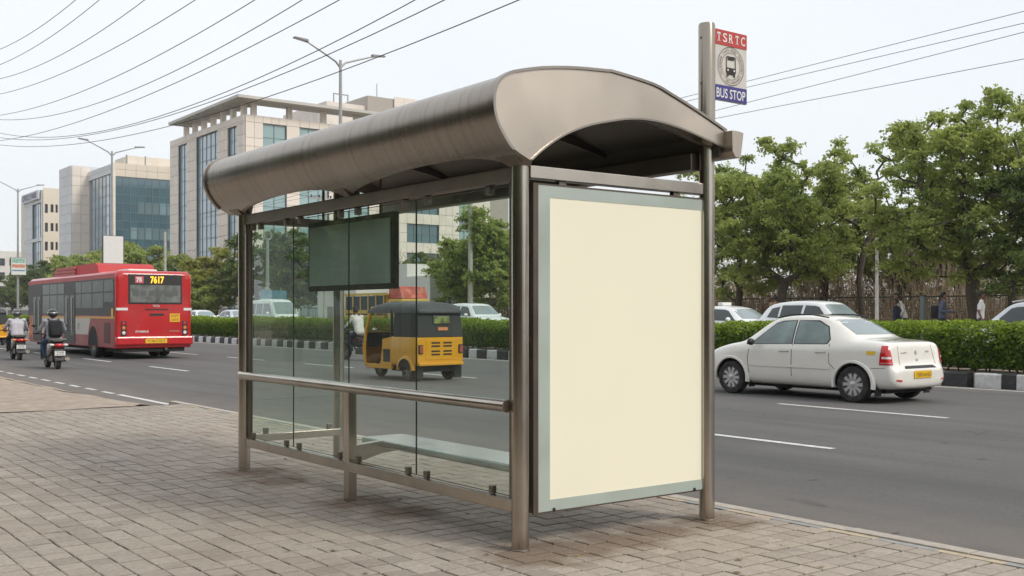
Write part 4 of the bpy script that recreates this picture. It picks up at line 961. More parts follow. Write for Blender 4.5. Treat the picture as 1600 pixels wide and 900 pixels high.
# ---------------------------------------------------------------- auto rickshaw
AY = mat('rickshaw_yellow', (.76, .36, .008), .35, 0, .08, 3, coat=.3, dirt=(.42, .24, .06), dscale=3, dfac=.4)
CANV = mat('black_canvas', (.030, .031, .032), .62, 0, .15, 6, bump=.1, bscale=15)
CANR = mat('grey_black_roof_canvas', (.062, .066, .07), .55, 0, .15, 3, bump=.1, bscale=10)
def rickshaw(label, loc, rz, scale, detail=True):
    A = thing('auto_rickshaw', label, 'rickshaw', loc, rz, 'auto rickshaws on the road', scale)
    w_ = .64
    # lower tub in yellow: rear box, sills and nose as one loft
    def tub(m_):
        rows = []
        for y, k, z0, z1 in ((0, .93, .40, .93), (.03, .985, .345, .965), (.10, 1, .33, .975), (.55, 1, .33, .975), (.93, 1, .33, .975), (.97, .99, .33, .97)):
            rows.append([(p[0], y, p[1]) for p in rrect(w_*k, z0, z1, .05, .06, 3)])
        m_.grid(rows, closed=True); n = len(rows[0]); m_.add(rows[0], [tuple(range(n))]); m_.add(rows[-1], [tuple(range(n))])
    t = part('rear_body', tub, AY, A, smooth=40)
    for sx in (-.16, .16):
        for z in (.56, .63, .74, .81): bx('louvre', (sx+.02-.115, -.012, z), (sx+.02+.115, .02, z+.035), INK, t)
    bx('tailgate', (-.40, -.008, .46), (.42, .02, .90), AY, t, ch=.008)
    bx('bumper', (-.60, -.05, .34), (.60, -.0, .40), AY, A, ch=.012)
    for sg in (-1, 1):
        tl = bx('tail_lamp', (sg*.54-.055, -.035, .60), (sg*.54+.055, .02, .79), BDK, A, ch=.012)
        bx('lamp_lens', (sg*.54-.042, -.042, .62), (sg*.54+.042, -.034, .77), mat('faded_red_lens', (.42, .10, .09), .25, 0, .1, coat=.4), tl)
        bx('mud_flap', (sg*.52-.10, .06, .06), (sg*.52+.10, .072, .36), BLACK, A)
        wheel(A, sg*.53, .42, .215, .12, sg, 6, mat('dusty_rim', (.25, .23, .20), .6, .3, .2, 8), rimr=.60)
        q = arc_strip(.42, .24, .245, .33, .645, 0, 180, sg=sg, out=.03); q.build('mudguard', AY, A, True)
        part('wheel_well', lambda m_: m_.prism([(.42+.25*math.cos(R(a)), .30+.20*math.sin(R(a))) for a in range(0, 181, 15)], 'x', sg*.646-.012, sg*.646+.006), DARK, A)
        # side sill and step, door-side low panel
        bx('sill', (sg*.60-.03, .95, .24), (sg*.60+.03, 1.95, .34), AY, A, ch=.01)
        part('side_panel', lambda m_: m_.prism([(.95, .33), (1.42, .33), (1.36, .42), (1.32, .62), (1.30, .90), (.95, .95)], 'x', sg*.62-.015, sg*.62+.015), AY, A)
        bx('seat_grille', (sg*.637-.006, 1.0, .40), (sg*.637+.006, 1.26, .68), BDK, A, ch=.004)
        # front pillar and nose cheek
        tb('front_pillar', [(sg*.60, 2.02, .30), (sg*.605, 2.08, .62), (sg*.58, 2.03, 1.10), (sg*.52, 1.86, 1.60)], .035, AY, A, n=8)
        tb('door_pillar', [(sg*.615, .97, .95), (sg*.60, .98, 1.55)], .028, BDK, A, n=8)
        bx('side_light', (sg*.60-.02, 1.60, 1.09), (sg*.60+.02, 1.72, 1.14), WPLATE, A)
    bx('floor', (-.58, .95, .26), (.58, 2.05, .31), BDK, A)
    def nose(m_):
        rows = []
        for z, k, y1 in ((.22, .50, 2.32), (.35, .60, 2.46), (.6, .62, 2.52), (.85, .62, 2.42), (1.0, .60, 2.26), (1.04, .58, 2.2)):
            rows.append([(-k, 1.98, z), (-k*.97, 2.10, z), (-k*.6, y1-.08, z), (-.15, y1, z), (.15, y1, z), (k*.6, y1-.08, z), (k*.97, 2.10, z), (k, 1.98, z)])
        m_.grid(rows); m_.add(rows[-1], [tuple(range(8))])
    part('nose', nose, AY, A, smooth=50)
    part('windscreen', lambda m_: m_.add([(-.56, 2.16, 1.05), (.56, 2.16, 1.05), (.50, 1.90, 1.58), (-.50, 1.90, 1.58)], [(0, 1, 2, 3)]), glass_mat('rickshaw_screen', (.8, .85, .82), .05, 0, film=.12), A)
    bx('dashboard', (-.5, 1.98, .70), (.5, 2.1, 1.02), BDK, A)
    tb('handlebar', [(-.32, 1.75, .98), (0, 1.92, .92), (.32, 1.75, .98)], .018, BDK, A, n=8)
    bx('driver_seat', (-.30, 1.30, .50), (.30, 1.58, .64), BDK, A, ch=.03); bx('driver_backrest', (-.30, 1.20, .70), (.30, 1.27, 1.02), BDK, A, ch=.02); bx('seat_base', (-.28, 1.25, .30), (.28, 1.55, .50), BDK, A)
    bx('passenger_seat', (-.52, .45, .56), (.52, .92, .70), BDK, A, ch=.03)
    bx('partition', (-.6, .86, .31), (.6, .95, .90), BDK, A)
    # canvas hood: rear wall with window, side flaps, roof
    def hood(m_):
        rows = []
        for z, k, y in ((.955, .995, .0), (1.1, .985, .012), (1.3, .965, .03), (1.46, .945, .05), (1.50, .94, .055)):
            rows.append([(-w_*k, .88, z), (-w_*k, .3, z), (-w_*k, y+.06, z), (-w_*k*.95, y, z), (w_*k*.95, y, z), (w_*k, y+.06, z), (w_*k, .3, z), (w_*k, .88, z)])
        m_.grid(rows)
    h = part('hood', hood, CANV, A, smooth=50)
    wf = bx('hood_window', (-.20, .0, 1.22), (.26, .05, 1.42), mat('window_rim', (.10, .10, .10), .5, 0, .1), h, ch=.03)
    bx('hood_window_pane', (-.17, -.006, 1.245), (.23, .0, 1.395), mat('hazy_plastic_pane', (.20, .24, .09), .15, 0, .8, 6, coat=.3), wf, ch=.0)
    nt_ = bx('rear_notice', (-.07, -.004, 1.095), (.19, .03, 1.165), mat('orange_notice', (.70, .27, .12), .5, 0, .1), h)
    def roof_(m_):
        rows = []
        for y, dz, k in ((-.03, -.06, .95), (.0, .0, .97), (.10, .085, .98), (.16, .085, .98), (.22, .11, 1.0), (.60, .12, 1.0), (.66, .095, .985), (.72, .12, 1.0), (.98, .13, 1.0), (1.04, .105, .985), (1.10, .13, .99), (1.6, .12, .96), (1.92, .06, .92), (2.02, -.01, .90)):
            hw = w_*k*.965
            rows.append([(-hw, y, 1.47), (-hw*.99, y, 1.53+dz*.4), (-hw*.88, y, 1.56+dz*.85), (-hw*.5, y, 1.57+dz*1.15), (0, y, 1.575+dz*1.25), (hw*.5, y, 1.57+dz*1.15), (hw*.88, y, 1.56+dz*.85), (hw*.99, y, 1.53+dz*.4), (hw, y, 1.47)])
        m_.grid(rows); m_.add(rows[0], [tuple(range(9))])
    part('roof_canvas', roof_, CANR, A, smooth=50)
    wheel(A, 0, 2.28, .205, .11, -1, 6, mat('dusty_rim', (.25, .23, .20), .6, .3, .2, 8), rimr=.6)
    part('front_mudguard', lambda m_: m_.grid([[(x_, 2.28+.24*math.cos(R(a)), .22+.24*math.sin(R(a))) for a in range(-10, 191, 20)] for x_ in (-.09, 0, .09)]), AY, A)
    tb('fork', [(.09, 2.28, .21), (.08, 2.12, .62)], .02, BDK, A, n=8)
    bx('underbody', (-.45, .1, .20), (.45, 1.2, .34), DARK, A)
    return A
RK = rickshaw('yellow and black auto rickshaw seen from behind through the shelter glass', (13.98, 21.35, -.12), R(4), 1.10)
dup(RK, (11.5, 58.5, -.12), R(3), 'yellow and black auto rickshaw at the far left edge beyond the bus front')
bpy.data.objects[-1] if False else None

# ---------------------------------------------------------------- goods truck on the far carriageway
TY = mat('truck_yellow', (.58, .38, .05), .5, 0, .12, 2, dirt=(.36, .25, .1), dscale=2, dfac=.4); TDK = mat('truck_tarpaulin', (.035, .05, .075), .7, 0, .2, 2)
TX = 32.3; TYc = yAt(616, TX)
TR = thing('goods_truck', 'yellow goods truck with dark tarpaulin side and red roof hoarding behind the rickshaw', 'truck', (TX, TYc+4.2, fz), math.pi)
bx('cab', (-.95, 5.0, .75), (.95, 6.6, 2.05), TY, TR, ch=.08)
part('windscreen', lambda m_: m_.prism([(6.52, 1.35), (6.63, 1.35), (6.63, 1.92), (6.50, 1.95)], 'x', -.85, .85), REARGLASS, TR)
for sg in (-1, 1):
    bx('side_window', (sg*.95-.012, 5.4, 1.38), (sg*.95+.012, 6.3, 1.90), CARGLASS, TR)
    for y in (1.3, 5.7): wheel(TR, sg*.8, y, .40, .24, sg, 6)
    bx('headlamp', (sg*.68-.13, 6.58, .95), (sg*.68+.13, 6.62, 1.15), CLEARL, TR)
    bd = bx('cargo_side', (sg*1.0-.03, .1, .85), (sg*1.0+.03, 4.9, 2.25), TDK, TR)
    for z in (.92, 1.22): bx('side_plank', (sg*1.03-.02, .1, z), (sg*1.03+.02, 4.9, z+.20), TY, TR)
    for k in range(6): bx('side_stake', (sg*1.04-.03, .15+k*.92, .85), (sg*1.04+.03, .25+k*.92, 2.3), TY, TR)
    bx('top_rail', (sg*1.02-.06, .0, 2.28), (sg*1.02+.06, 5.1, 2.42), TY, TR)
bx('cargo_deck', (-1.0, .1, .80), (1.0, 4.9, .92), BDK, TR); bx('cargo_front', (-1.0, 4.85, .9), (1.0, 4.93, 2.3), TY, TR)
bx('chassis', (-.5, .2, .45), (.5, 6.3, .80), DARK, TR); bx('bumper', (-.95, 6.58, .55), (.95, 6.72, .78), BDK, TR)
part('roof_hoarding', lambda m_: m_.prism([(5.05, 2.08), (6.5, 2.08), (6.2, 2.75), (5.05, 2.80)], 'x', -.85, .85), mat('faded_red_hoarding', (.50, .10, .07), .7, 0, .4, 2.5, dirt=(.6, .4, .3), dscale=3, dfac=.5), TR)

# ================================================================== VEGETATION
LEAF = attr_mat('leaf_green', (.14, .205, .045), (.42, .49, .135), .5, trans=.48, var=.10, scale=1.2, spec=.35)
LEAFY = attr_mat('leaf_yellow_green', (.17, .20, .03), (.40, .41, .09), .5, trans=.45, var=.10, scale=1.2, spec=.35)
LEAFD = attr_mat('leaf_dark_green', (.065, .11, .030), (.20, .26, .07), .5, trans=.4, var=.10, scale=1.2, spec=.35)
HEDGE = attr_mat('hedge_leaf', (.035, .085, .008), (.26, .37, .03), .55, trans=.32, var=.08, scale=3, spec=.2)
DRY = attr_mat('dry_twig', (.22, .165, .115), (.40, .31, .22), .9, var=.12, scale=2)
DRYL = attr_mat('dry_leaf', (.22, .17, .085), (.34, .275, .15), .8, trans=.25, var=.1, scale=2)
BARK = mat('bark', (.075, .058, .042), .9, 0, .3, 3, bump=.5, bscale=14, dirt=(.13, .105, .08), dscale=2.5, dfac=.5)
BARKP = mat('pale_bark', (.24, .20, .16), .9, 0, .25, 3, bump=.4, bscale=14)

def leaf_quads(P, N, size, rg, droop=.35, elong=1.7, upb=.55):
    """leaf blades at points P with preferred outward normals N"""
    n = len(P)
    nr = rg.normal(size=(n, 3)); nr /= np.linalg.norm(nr, axis=1)[:, None]
    nn = nr*.75+N*.5+np.array([0, 0, upb]); nn /= np.linalg.norm(nn, axis=1)[:, None]
    r2 = rg.normal(size=(n, 3)); t = np.cross(nn, r2); t /= np.linalg.norm(t, axis=1)[:, None]
    b = np.cross(nn, t); s = size*rg.uniform(.6, 1.3, size=(n, 1))
    a = t*s*elong*.5; c = b*s*.5
    V = np.stack([P-a, P-a*.1+c, P+a, P-a*.1-c], axis=1); return V
class Tree:
    def __init__(s, seed, trunk, clumps, trunk_r=.18, nleaf=170, leaf=.20, pull=.0, flat=.62):
        """trunk: list of points from the ground; clumps: array (n,4) of centre + radius"""
        rg = np.random.default_rng(seed); rnd = random.Random(seed)
        nodes = [Vector(p) for p in trunk]; par = [-1]+list(range(len(trunk)-1)); kids = {}
        ntr = len(nodes); top = nodes[-1]
        order = sorted(range(len(clumps)), key=lambda i: (Vector(clumps[i][:3])-top).length)
        tips = []
        for i in order:
            c = Vector(clumps[i][:3]); best = None
            for k in range(max(0, ntr-3), len(nodes)):
                nd = nodes[k]; d = (c-nd).length
                cost = d+max(0, nd.z-c.z+.2)*1.2+(.6 if k < ntr-1 else 0)
                if best is None or cost < best[0]: best = (cost, k)
            k = best[1]; a = nodes[k]; d = (c-a).length
            steps = max(2, int(d/.55)); prev = k
            bend = Vector((rnd.gauss(0, 1), rnd.gauss(0, 1), rnd.uniform(-1.2, -.1)))*d*.10
            for j in range(1, steps+1):
                t = j/steps; p = a.lerp(c, t)+bend*math.sin(math.pi*t)+Vector((rnd.gauss(0, .04), rnd.gauss(0, .04), rnd.gauss(0, .03)))
                nodes.append(p); par.append(prev); prev = len(nodes)-1
            tips.append(prev)
        n = len(nodes); r = [0.]*n; cnt = [0.]*n
        E_ = 2.2
        for i in range(n-1, -1, -1):
            if cnt[i] == 0: cnt[i] = .012**E_
            r[i] = cnt[i]**(1/E_)
            if par[i] >= 0: cnt[par[i]] += cnt[i]
        k_ = trunk_r/r[0]; r = [max(.010, q*k_) for q in r]
        for i in range(ntr): r[i] = max(r[i], trunk_r*(1-.35*i/ntr)) if i else r[i]*1.25
        m_ = MB()
        # chains
        ch = {}
        for i in range(n): ch.setdefault(par[i], []).append(i)
        done = set()
        def chain(i):
            pts = [nodes[i]]; rr = [r[i]]
            if par[i] >= 0: pts.insert(0, nodes[par[i]]); rr.insert(0, min(r[par[i]], r[i]*1.15))
            cur = i
            while ch.get(cur):
                nx = max(ch[cur], key=lambda q: r[q])
                for o in ch[cur]:
                    if o != nx: starts.append(o)
                pts.append(nodes[nx]); rr.append(r[nx]); cur = nx
            m_.tube(pts, rr, 7 if rr[0] > .06 else 4, cap=False)
        starts = [0]
        while starts: chain(starts.pop())
        s.wood = m_; s.nodes = nodes
        # foliage
        P = []; N = []; T = []
        for (cx, cy, cz, rad) in clumps:
            nl = int(nleaf*rad*rad/.5); ntw = max(5, int(nl/16)); nl = ntw*16
            d = rg.normal(size=(ntw, 3)); d[:, 2] = d[:, 2]*.75+.12; d /= np.linalg.norm(d, axis=1)[:, None]
            Lt = rad*rg.uniform(.55, 1.35, size=(ntw, 1))
            t = rg.uniform(.25, 1.0, size=(nl, 1))
            dd = np.repeat(d, 16, 0); p = dd*np.repeat(Lt, 16, 0)*t; p[:, 2] *= flat; p[:, 2] -= .18*rad*t[:, 0]**2
            p += rg.normal(0, .055+.10*rad*.5, size=(nl, 3))*np.array([1, 1, .7])
            P.append(p+np.array([cx, cy, cz])); N.append(dd*.5); T.append(np.clip(np.repeat(rg.normal(.58, .18, ntw), 16)+rg.normal(0, .13, nl)+rg.normal(0, .12), 0, 1))
        P = np.concatenate(P); N = np.concatenate(N); T = np.concatenate(T)
        s.V = leaf_quads(P, N, leaf, rg); s.T = T; s.cache = {}; s.wm = {}
    def place(s, name, label, loc, leafm, barkm=None, group=None, rz=0, scale=1):
        o = thing(name, label, 'tree', loc, rz, group, scale)
        bk = barkm or BARK
        if bk.name not in s.wm: s.wm[bk.name] = s.wood.mesh('trunk', bk, True)
        link('trunk', s.wm[bk.name], o)
        key = leafm.name
        if key not in s.cache: s.cache[key] = quads_mesh('crown', s.V, leafm, s.T)
        link('crown', s.cache[key], o)
        return o
def crown(seed, n, c, r, rad=(.45, .9), hollow=.35, skew=0., low=-1.):
    rg = np.random.default_rng(seed); out = []; k = 0
    while len(out) < n and k < 20000:
        k += 1
        d = rg.normal(size=3); d /= np.linalg.norm(d); u = (hollow+(1-hollow)*rg.random())
        if d[2] < low: continue
        lob = 1+.22*noise.noise(Vector(d)*2.1+Vector((seed*3.1, 0, 0)))
        p = np.array(c)+d*u*np.array(r)*lob
        R_ = rg.uniform(*rad)
        if all(((p[0]-q[0])**2+(p[1]-q[1])**2+((p[2]-q[2])*1.5)**2) > (.62*(R_+q[3])*.75)**2 for q in out): out.append((p[0], p[1], p[2], R_))
    return out
GT = 'roadside trees in front of the scrub fence'
# roadside trees on the right
TX_ = 37.6
cl1 = crown(11, 150, (0, 0, 5.5), (3.4, 3.4, 3.3), (.36, .72), .25)+[(.4, -.9, 2.9, .7), (-1.6, 1.2, 2.9, .7), (1.6, -1.6, 3.2, .7), (0, 2.4, 3.1, .75), (.2, -2.5, 3.2, .7)]
Tree(11, [(0, 0, 0), (.05, .03, .9), (-.05, .08, 1.7), (.06, .0, 2.5)], cl1, .20, 560, .095).place('roadside_tree', 'full round green tree just right of the poster panel', (TX_, yAt(1224, TX_), .34), LEAF, group=GT)
cl2 = crown(24, 175, (.1, -.3, 6.1), (3.9, 4.2, 3.5), (.36, .74), .30)+[(0, 3.6, 3.9, .8), (-.5, 3.0, 3.1, .75), (0, 2.2, 2.7, .6), (.4, -3.2, 3.6, .8)]
Tree(22, [(0, 0, 0), (.03, -.04, 1.0), (-.04, .02, 1.9), (.05, .06, 2.7)], cl2, .25, 560, .095).place('roadside_tree', 'tallest spreading green tree with thick trunk, right of the white pole', (TX_, yAt(1521, TX_), .34), LEAF, group=GT)
cl3 = crown(33, 44, (0, -.6, 4.3), (2.4, 2.8, 2.6), (.4, .75), .2)+[(0, .4, 2.1, .6), (0, -1.2, 1.9, .6), (.2, .9, 2.6, .6)]
Tree(33, [(0, 0, 0), (-.05, .05, .8), (-.12, .12, 1.5), (-.2, .2, 2.2)], cl3, .17, 560, .10).place('roadside_tree', 'dark drooping green tree cut by the right picture edge', (36.6, yAt(1592, 36.6), .34), LEAFD, group=GT)
cl4 = crown(44, 34, (0, 0, 6.9), (2.3, 2.6, 2.6), (.32, .6), .2)
Tree(44, [(0, 0, 0), (.1, .0, 1.3), (-.05, .06, 2.6), (.05, -.05, 3.6)], cl4, .13, 420, .095).place('roadside_tree', 'slender sparse tree with thin trunk between the two fuller trees', (40.9, yAt(1345, 40.9), .34), LEAF, group=GT)
cl5 = crown(55, 84, (0, 0, 5.4), (3.2, 3.4, 3.3), (.36, .7), .3)+[(0, -1.2, 2.3, .7), (0, .8, 2.1, .7), (.5, -2.0, 2.6, .7)]
Tree(55, [(0, 0, 0), (-.1, -.2, .8), (-.2, -.35, 1.6), (-.3, -.5, 2.4)], cl5, .17, 540, .10).place('roadside_tree', 'dense green tree partly hidden behind the sign pole and poster panel', (39.4, yAt(1150, 39.4), .34), LEAF, group=GT)
cl6 = crown(66, 72, (0, 0, 5.2), (3.2, 3.5, 3.0), (.38, .72), .3)
T6 = Tree(66, [(0, 0, 0), (-.05, .1, .9), (.1, .15, 1.8), (.1, .1, 2.6)], cl6, .18, 480, .105)
T6.place('roadside_tree', 'green tree seen under the shelter roof above the cross beam', (40.5, yAt(1000, 40.5), .34), LEAF, group=GT)
T6.place('roadside_tree', 'hazy green tree standing behind the fence beyond the far right edge tree', (47.5, yAt(1500, 47.5), .4), LEAFD, group=GT, rz=2.2, scale=.8)
T6.place('roadside_tree', 'low green tree behind the fence between the slender and the tallest tree', (49, yAt(1418, 49), .4), LEAFD, group=GT, rz=.9, scale=.62)
T6.place('roadside_tree', 'low green tree behind the fence left of the slender tree', (49, yAt(1285, 49), .4), LEAF, group=GT, rz=4.1, scale=.75)

T6.place('roadside_tree', 'pale green tree behind the fence filling the gap right of the full round tree', (44.5, yAt(1285, 44.5), .4), LEAF, group=GT, rz=5.2, scale=1.02)
T6.place('roadside_tree', 'pale green tree behind the fence left of the tallest spreading tree', (45.5, yAt(1405, 45.5), .4), LEAF, group=GT, rz=3.4, scale=.92)
# trees on the left and behind the glass
clA = crown(71, 62, (0, 0, 5.2), (3.8, 3.8, 3.4), (.65, 1.15), .4)
TA = Tree(71, [(0, 0, 0), (.1, 0, .9), (0, .1, 1.8), (.05, .05, 2.4)], clA, .22, 300, .17)
clB = crown(72, 54, (0, 0, 4.2), (4.2, 4.2, 2.7), (.7, 1.2), .35)
TB = Tree(72, [(0, 0, 0), (-.1, .1, .8), (-.1, .0, 1.5)], clB, .22, 300, .17)
clC = crown(73, 70, (0, 0, 5.6), (2.7, 2.7, 4.4), (.6, 1.0), .35)
TC = Tree(73, [(0, 0, 0), (0, .1, 1.), (.1, .05, 1.9)], clC, .20, 380, .15)
GL = 'trees along the far side of the road on the left'
def tree_px(T, px, X, ytop, Hn, name, label, lm, rz):
    Y = yAt(px, X); H = zAt(ytop, X, Y)-.3
    return T.place(name, label, (X, Y, .3), lm, group=GL, rz=rz, scale=H/Hn)
HA, HB, HC = 9.0, 7.1, 10.3
tree_px(TA, 20, 46, 424, HA, 'shade_tree', 'dark green tree behind the advert sign at the far left', LEAFD, 2.)
tree_px(TB, 62, 46, 414, HB, 'shade_tree', 'dark green tree below the cream building, left of the bus roof', LEAFD, .3)
tree_px(TA, 98, 46, 398, HA, 'shade_tree', 'brownish green tree above the front of the bus', LEAFD, 1.2)
tree_px(TB, 128, 44, 392, HB, 'shade_tree', 'green tree above the bus pod, left of the white billboard', LEAF, 2.9)
tree_px(TA, 158, 45, 384, HA, 'shade_tree', 'green tree behind the blank white billboard', LEAF, 4.1)
tree_px(TB, 212, 44, 377, HB, 'shade_tree', 'bushy green tree right of the white billboard above the bus', LEAF, 5.0)
tree_px(TA, 246, 46, 374, HA, 'shade_tree', 'green tree behind the bare concrete pole above the bus rear', LEAF, .8)
tree_px(TB, 276, 48, 398, HB, 'shade_tree', 'low green tree behind the bus rear corner', LEAFD, 1.8)
tree_px(TA, 338, 40, 377, HA, 'shade_tree', 'yellow green tree left of the shelter corner post', LEAFY, 3.3)
tree_px(TB, 318, 38, 432, HB, 'shade_tree', 'low dark green bushy tree right of the bus', LEAF, 2.3)
tree_px(TA, 405, 42, 352, HA, 'shade_tree', 'tall green tree behind the first glass pane', LEAFD, 2.2)
tree_px(TC, 455, 41, 345, HC, 'shade_tree', 'tall green tree behind the second glass pane left of the route board', LEAFD, .5)
tree_px(TA, 500, 44, 360, HA, 'shade_tree', 'green tree hidden behind the dark route board', LEAFD, 4.4)
tree_px(TB, 655, 46, 395, HB, 'shade_tree', 'low dark green tree in front of the beige office windows', LEAFD, 1.1)
tree_px(TC, 712, 39, 362, HC, 'shade_tree', 'green tree around the foot of the concrete utility pole', LEAF, 3.)
tree_px(TC, 765, 38, 308, HC, 'shade_tree', 'tall bright green tree behind the last glass pane by the front post', LEAF, 1.9)
tree_px(TB, 860, 44, 330, HB, 'shade_tree', 'green tree hidden behind the poster panel', LEAF, 0.2)

# bare branching trees
def bare(seed, H, name, label, loc, mm, group=None, spread=.5, lev=4):
    rd = random.Random(seed); m_ = MB()
    def grow(p, d, L, r, k):
        pts = [p]; rr = [r]
        for j in range(3):
            d = (d+Vector((rd.gauss(0, .13), rd.gauss(0, .13), rd.gauss(.04, .08)))).normalized(); p = p+d*L/3; pts.append(p); rr.append(max(.008, r*(1-.22*(j+1))))
        m_.tube(pts, rr, 6 if r > .05 else 3, cap=False)
        if k <= 0: return
        for _ in range(rd.choice([2, 3, 3])):
            a = rd.uniform(0, 6.28); q = Vector((math.cos(a), math.sin(a), .25))
            grow(pts[rd.choice([2, 3, 3])], (d*(1-spread)+q*spread).normalized(), L*rd.uniform(.6, .82), max(.008, rr[-1]*.8), k-1)
    grow(Vector((0, 0, 0)), Vector((rd.gauss(0, .1), rd.gauss(0, .1), 1)).normalized(), H*.33, H*.018, lev)
    o = thing(name, label, 'tree', loc, 0, group); m_.build('branches', mm, o, True); return o
Yb = yAt(302, 47); bare(5, 10.0, 'bare_tree', 'leafless pale tree between the bus and the yellow green tree', (47, Yb, .3), BARKP, lev=5)
bare(6, 9.0, 'bare_tree', 'leafless tree in front of the stone office building, right of the concrete pole', (50, yAt(286, 50), .3), BARKP, lev=5)
bare(9, 7.2, 'bare_tree', 'brown leafless tree behind the truck hoarding seen through the glass', (44, yAt(684, 44), .3), DRY, lev=5)
for sd_, px, lb in ((15, 1248, 'leafless grey sapling behind the fence right of the full round tree'), (16, 1300, 'leafless forked sapling behind the fence left of the slender tree'), (17, 1375, 'leafless sapling behind the fence beside the white pole'), (18, 1455, 'leafless sapling behind the fence above the dark-clad pedestrian'), (19, 1565, 'leafless sapling behind the fence left of the drooping tree')):
    bare(sd_, 5.4, 'bare_sapling', lb, (43.5, yAt(px, 43.5), .35), DRY, 'leafless saplings behind the fence', lev=4)

# hedge shrubs on the median
def shrub_mesh(seed):
    rg = np.random.default_rng(seed); n = 8500
    P = rg.uniform(-1, 1, size=(n, 3))
    sup_ = (np.abs(P[:, 0])**3.2+np.abs(P[:, 1])**3.2+np.abs(P[:, 2])**4)
    keep = (sup_ < 1.0) & (sup_ > .16+.25*rg.random(n)); P = P[keep]; n = len(P); Nn = P/np.linalg.norm(P, axis=1)[:, None]
    lump = np.array([noise.noise(Vector(p)*2.2+Vector((seed, 0, 0))) for p in Nn])
    P = P*np.array([.82, .80, .52])*(1+.14*lump[:, None])
    P[:, 2] += .60
    V = leaf_quads(P, Nn, .062, rg, elong=1.5, upb=.5)
    T = np.clip(rg.normal(.36, .2, n)+.42*np.clip((P[:, 2]-.75)/.35, -.4, 1), 0, 1)       # lit top and dark underside painted into the leaf tones
    return quads_mesh('foliage', V, HEDGE, T)
def stems_mesh(seed):
    rd = random.Random(seed); m_ = MB()
    for k in range(7):
        x, y = rd.gauss(0, .18), rd.gauss(0, .25); m_.tube([(x, y, -.05), (x*1.3, y*1.2, .25), (x*2.2, y*1.6, .6)], [.022, .018, .01], 4, cap=False)
    return m_.mesh('stems', BARK)
shm = [shrub_mesh(100+k) for k in range(5)]; stm = [stems_mesh(100+k) for k in range(3)]
GH = 'clipped shrubs of the median hedge'
y = 6.2; i = 0
while y < 110:
    k = 1+.001*random.uniform(-60, 60)
    o = thing('hedge_shrub', 'clipped leafy green shrub in the hedge row along the median', 'shrub', (23.25+random.uniform(-.06, .06), y, .165), random.choice([0, math.pi]), GH)
    o.scale = (1.0, 1.0+random.uniform(-.04, .08), k)
    link('foliage', shm[i % 5], o); link('stem', random.choice(stm), o); y += 1.38 if y < 60 else 1.42; i += 1
# the far hedge reads as one mass
rg = np.random.default_rng(5); n = 9000
P = np.stack([rg.uniform(22.5, 24.0, n), rg.uniform(110, 330, n), rg.uniform(.3, 1.25, n)], 1)
me = quads_mesh('far_hedge', leaf_quads(P, np.tile([0, 0, 1.], (n, 1)), .22, rg), HEDGE, rg.uniform(.1, .8, n))
o = link('far_hedge', me, None, 'stuff'); o['label'] = 'distant end of the median hedge'; o['category'] = 'hedge'

# dry scrub behind the fence
rd = random.Random(3); m_ = MB(); tn = []
for k in range(8000):
    x = 41.6+abs(rd.gauss(0, 9)); y = rd.uniform(4, 60)+(x-41)*.5
    z0 = .36+.9*max(0, min(1, (x-44)/20)); h = rd.uniform(1.2, 4.6)*(1+.35*(x-41)/12)*(.75+.5*noise.noise((x*.12, y*.12, 5)))
    a, b = rd.gauss(0, .24)*h, rd.gauss(0, .24)*h; r_ = rd.uniform(.008, .019)
    f0 = len(m_.f); m_.tube([(x, y, z0-.2), (x+a*.5+rd.gauss(0, .06), y+b*.5, z0+h*.5), (x+a, y+b, z0+h)], [r_, r_*.75, r_*.35], 3, cap=False)
    if rd.random() < .6: m_.tube([(x+a*.5, y+b*.5, z0+h*.5), (x+a*.5+rd.gauss(0, .3)*h*.3, y+b*.5+rd.gauss(0, .4)*h*.3, z0+h*.82)], [r_*.6, r_*.3], 3, cap=False)
    tn += [rd.random()]*(len(m_.f)-f0)
me = m_.mesh('dry_scrub_stems', DRY); tone_attr(me, tn)
o = link('dry_scrub', me, None, 'stuff'); o['label'] = 'dry brown scrub thicket behind the fence'; o['category'] = 'scrub'
n = 60000; rg = np.random.default_rng(8)
x = 43+np.abs(rg.normal(0, 9, n)); yy = rg.uniform(2, 64, n)+(x-41)*.5
nz = np.array([noise.noise((a*.16, b*.16, 1)) for a, b in zip(x, yy)])
hz = .4+.9*np.clip((x-44)/20, 0, 1)+rg.random(n)**1.2*(2.3+.16*(x-43)+2.2*nz)
P = np.stack([x, yy, hz], 1)
me = quads_mesh('dry_scrub_leaves', leaf_quads(P, np.tile([0, 0, .2], (n, 1)), .085, rg, upb=.1, elong=2.2), DRYL, np.clip(rg.normal(.5, .25, n), 0, 1)); link('dry_scrub_leaves', me, o, 'stuff')

# ================================================================== STREET FURNITURE
GP = mat('fence_green_paint', (.055, .06, .05), .6, .2, .2, 4)
fx = 40.2; fy0, fy1 = 4.0, 52.0
FE = thing('mesh_fence', 'dark wire mesh fence with square posts in front of the dry scrub', 'fence', (fx, 28, .34))
yy_ = fy0; fo = (fx, 28, .34)
while yy_ <= fy1:
    bx('fence_post', (fx-.035, yy_-.035, .3), (fx+.035, yy_+.035, 2.22), GP, FE, fo); yy_ += 2.9
bx('fence_top_rail', (fx-.022, fy0, 2.15), (fx+.022, fy1, 2.20), GP, FE, fo); bx('fence_bottom_rail', (fx-.02, fy0, .55), (fx+.02, fy1, .59), GP, FE, fo)
q = MB(fo); yy_ = fy0
while yy_ < fy1: q.box((fx-.004, yy_, .59), (fx+.004, yy_+.008, 2.15)); yy_ += .12
for k in range(13): q.box((fx-.005, fy0, .65+k*.115), (fx+.003, fy1, .656+k*.115))
q.build('wire_mesh', GP, FE, kind='stuff')
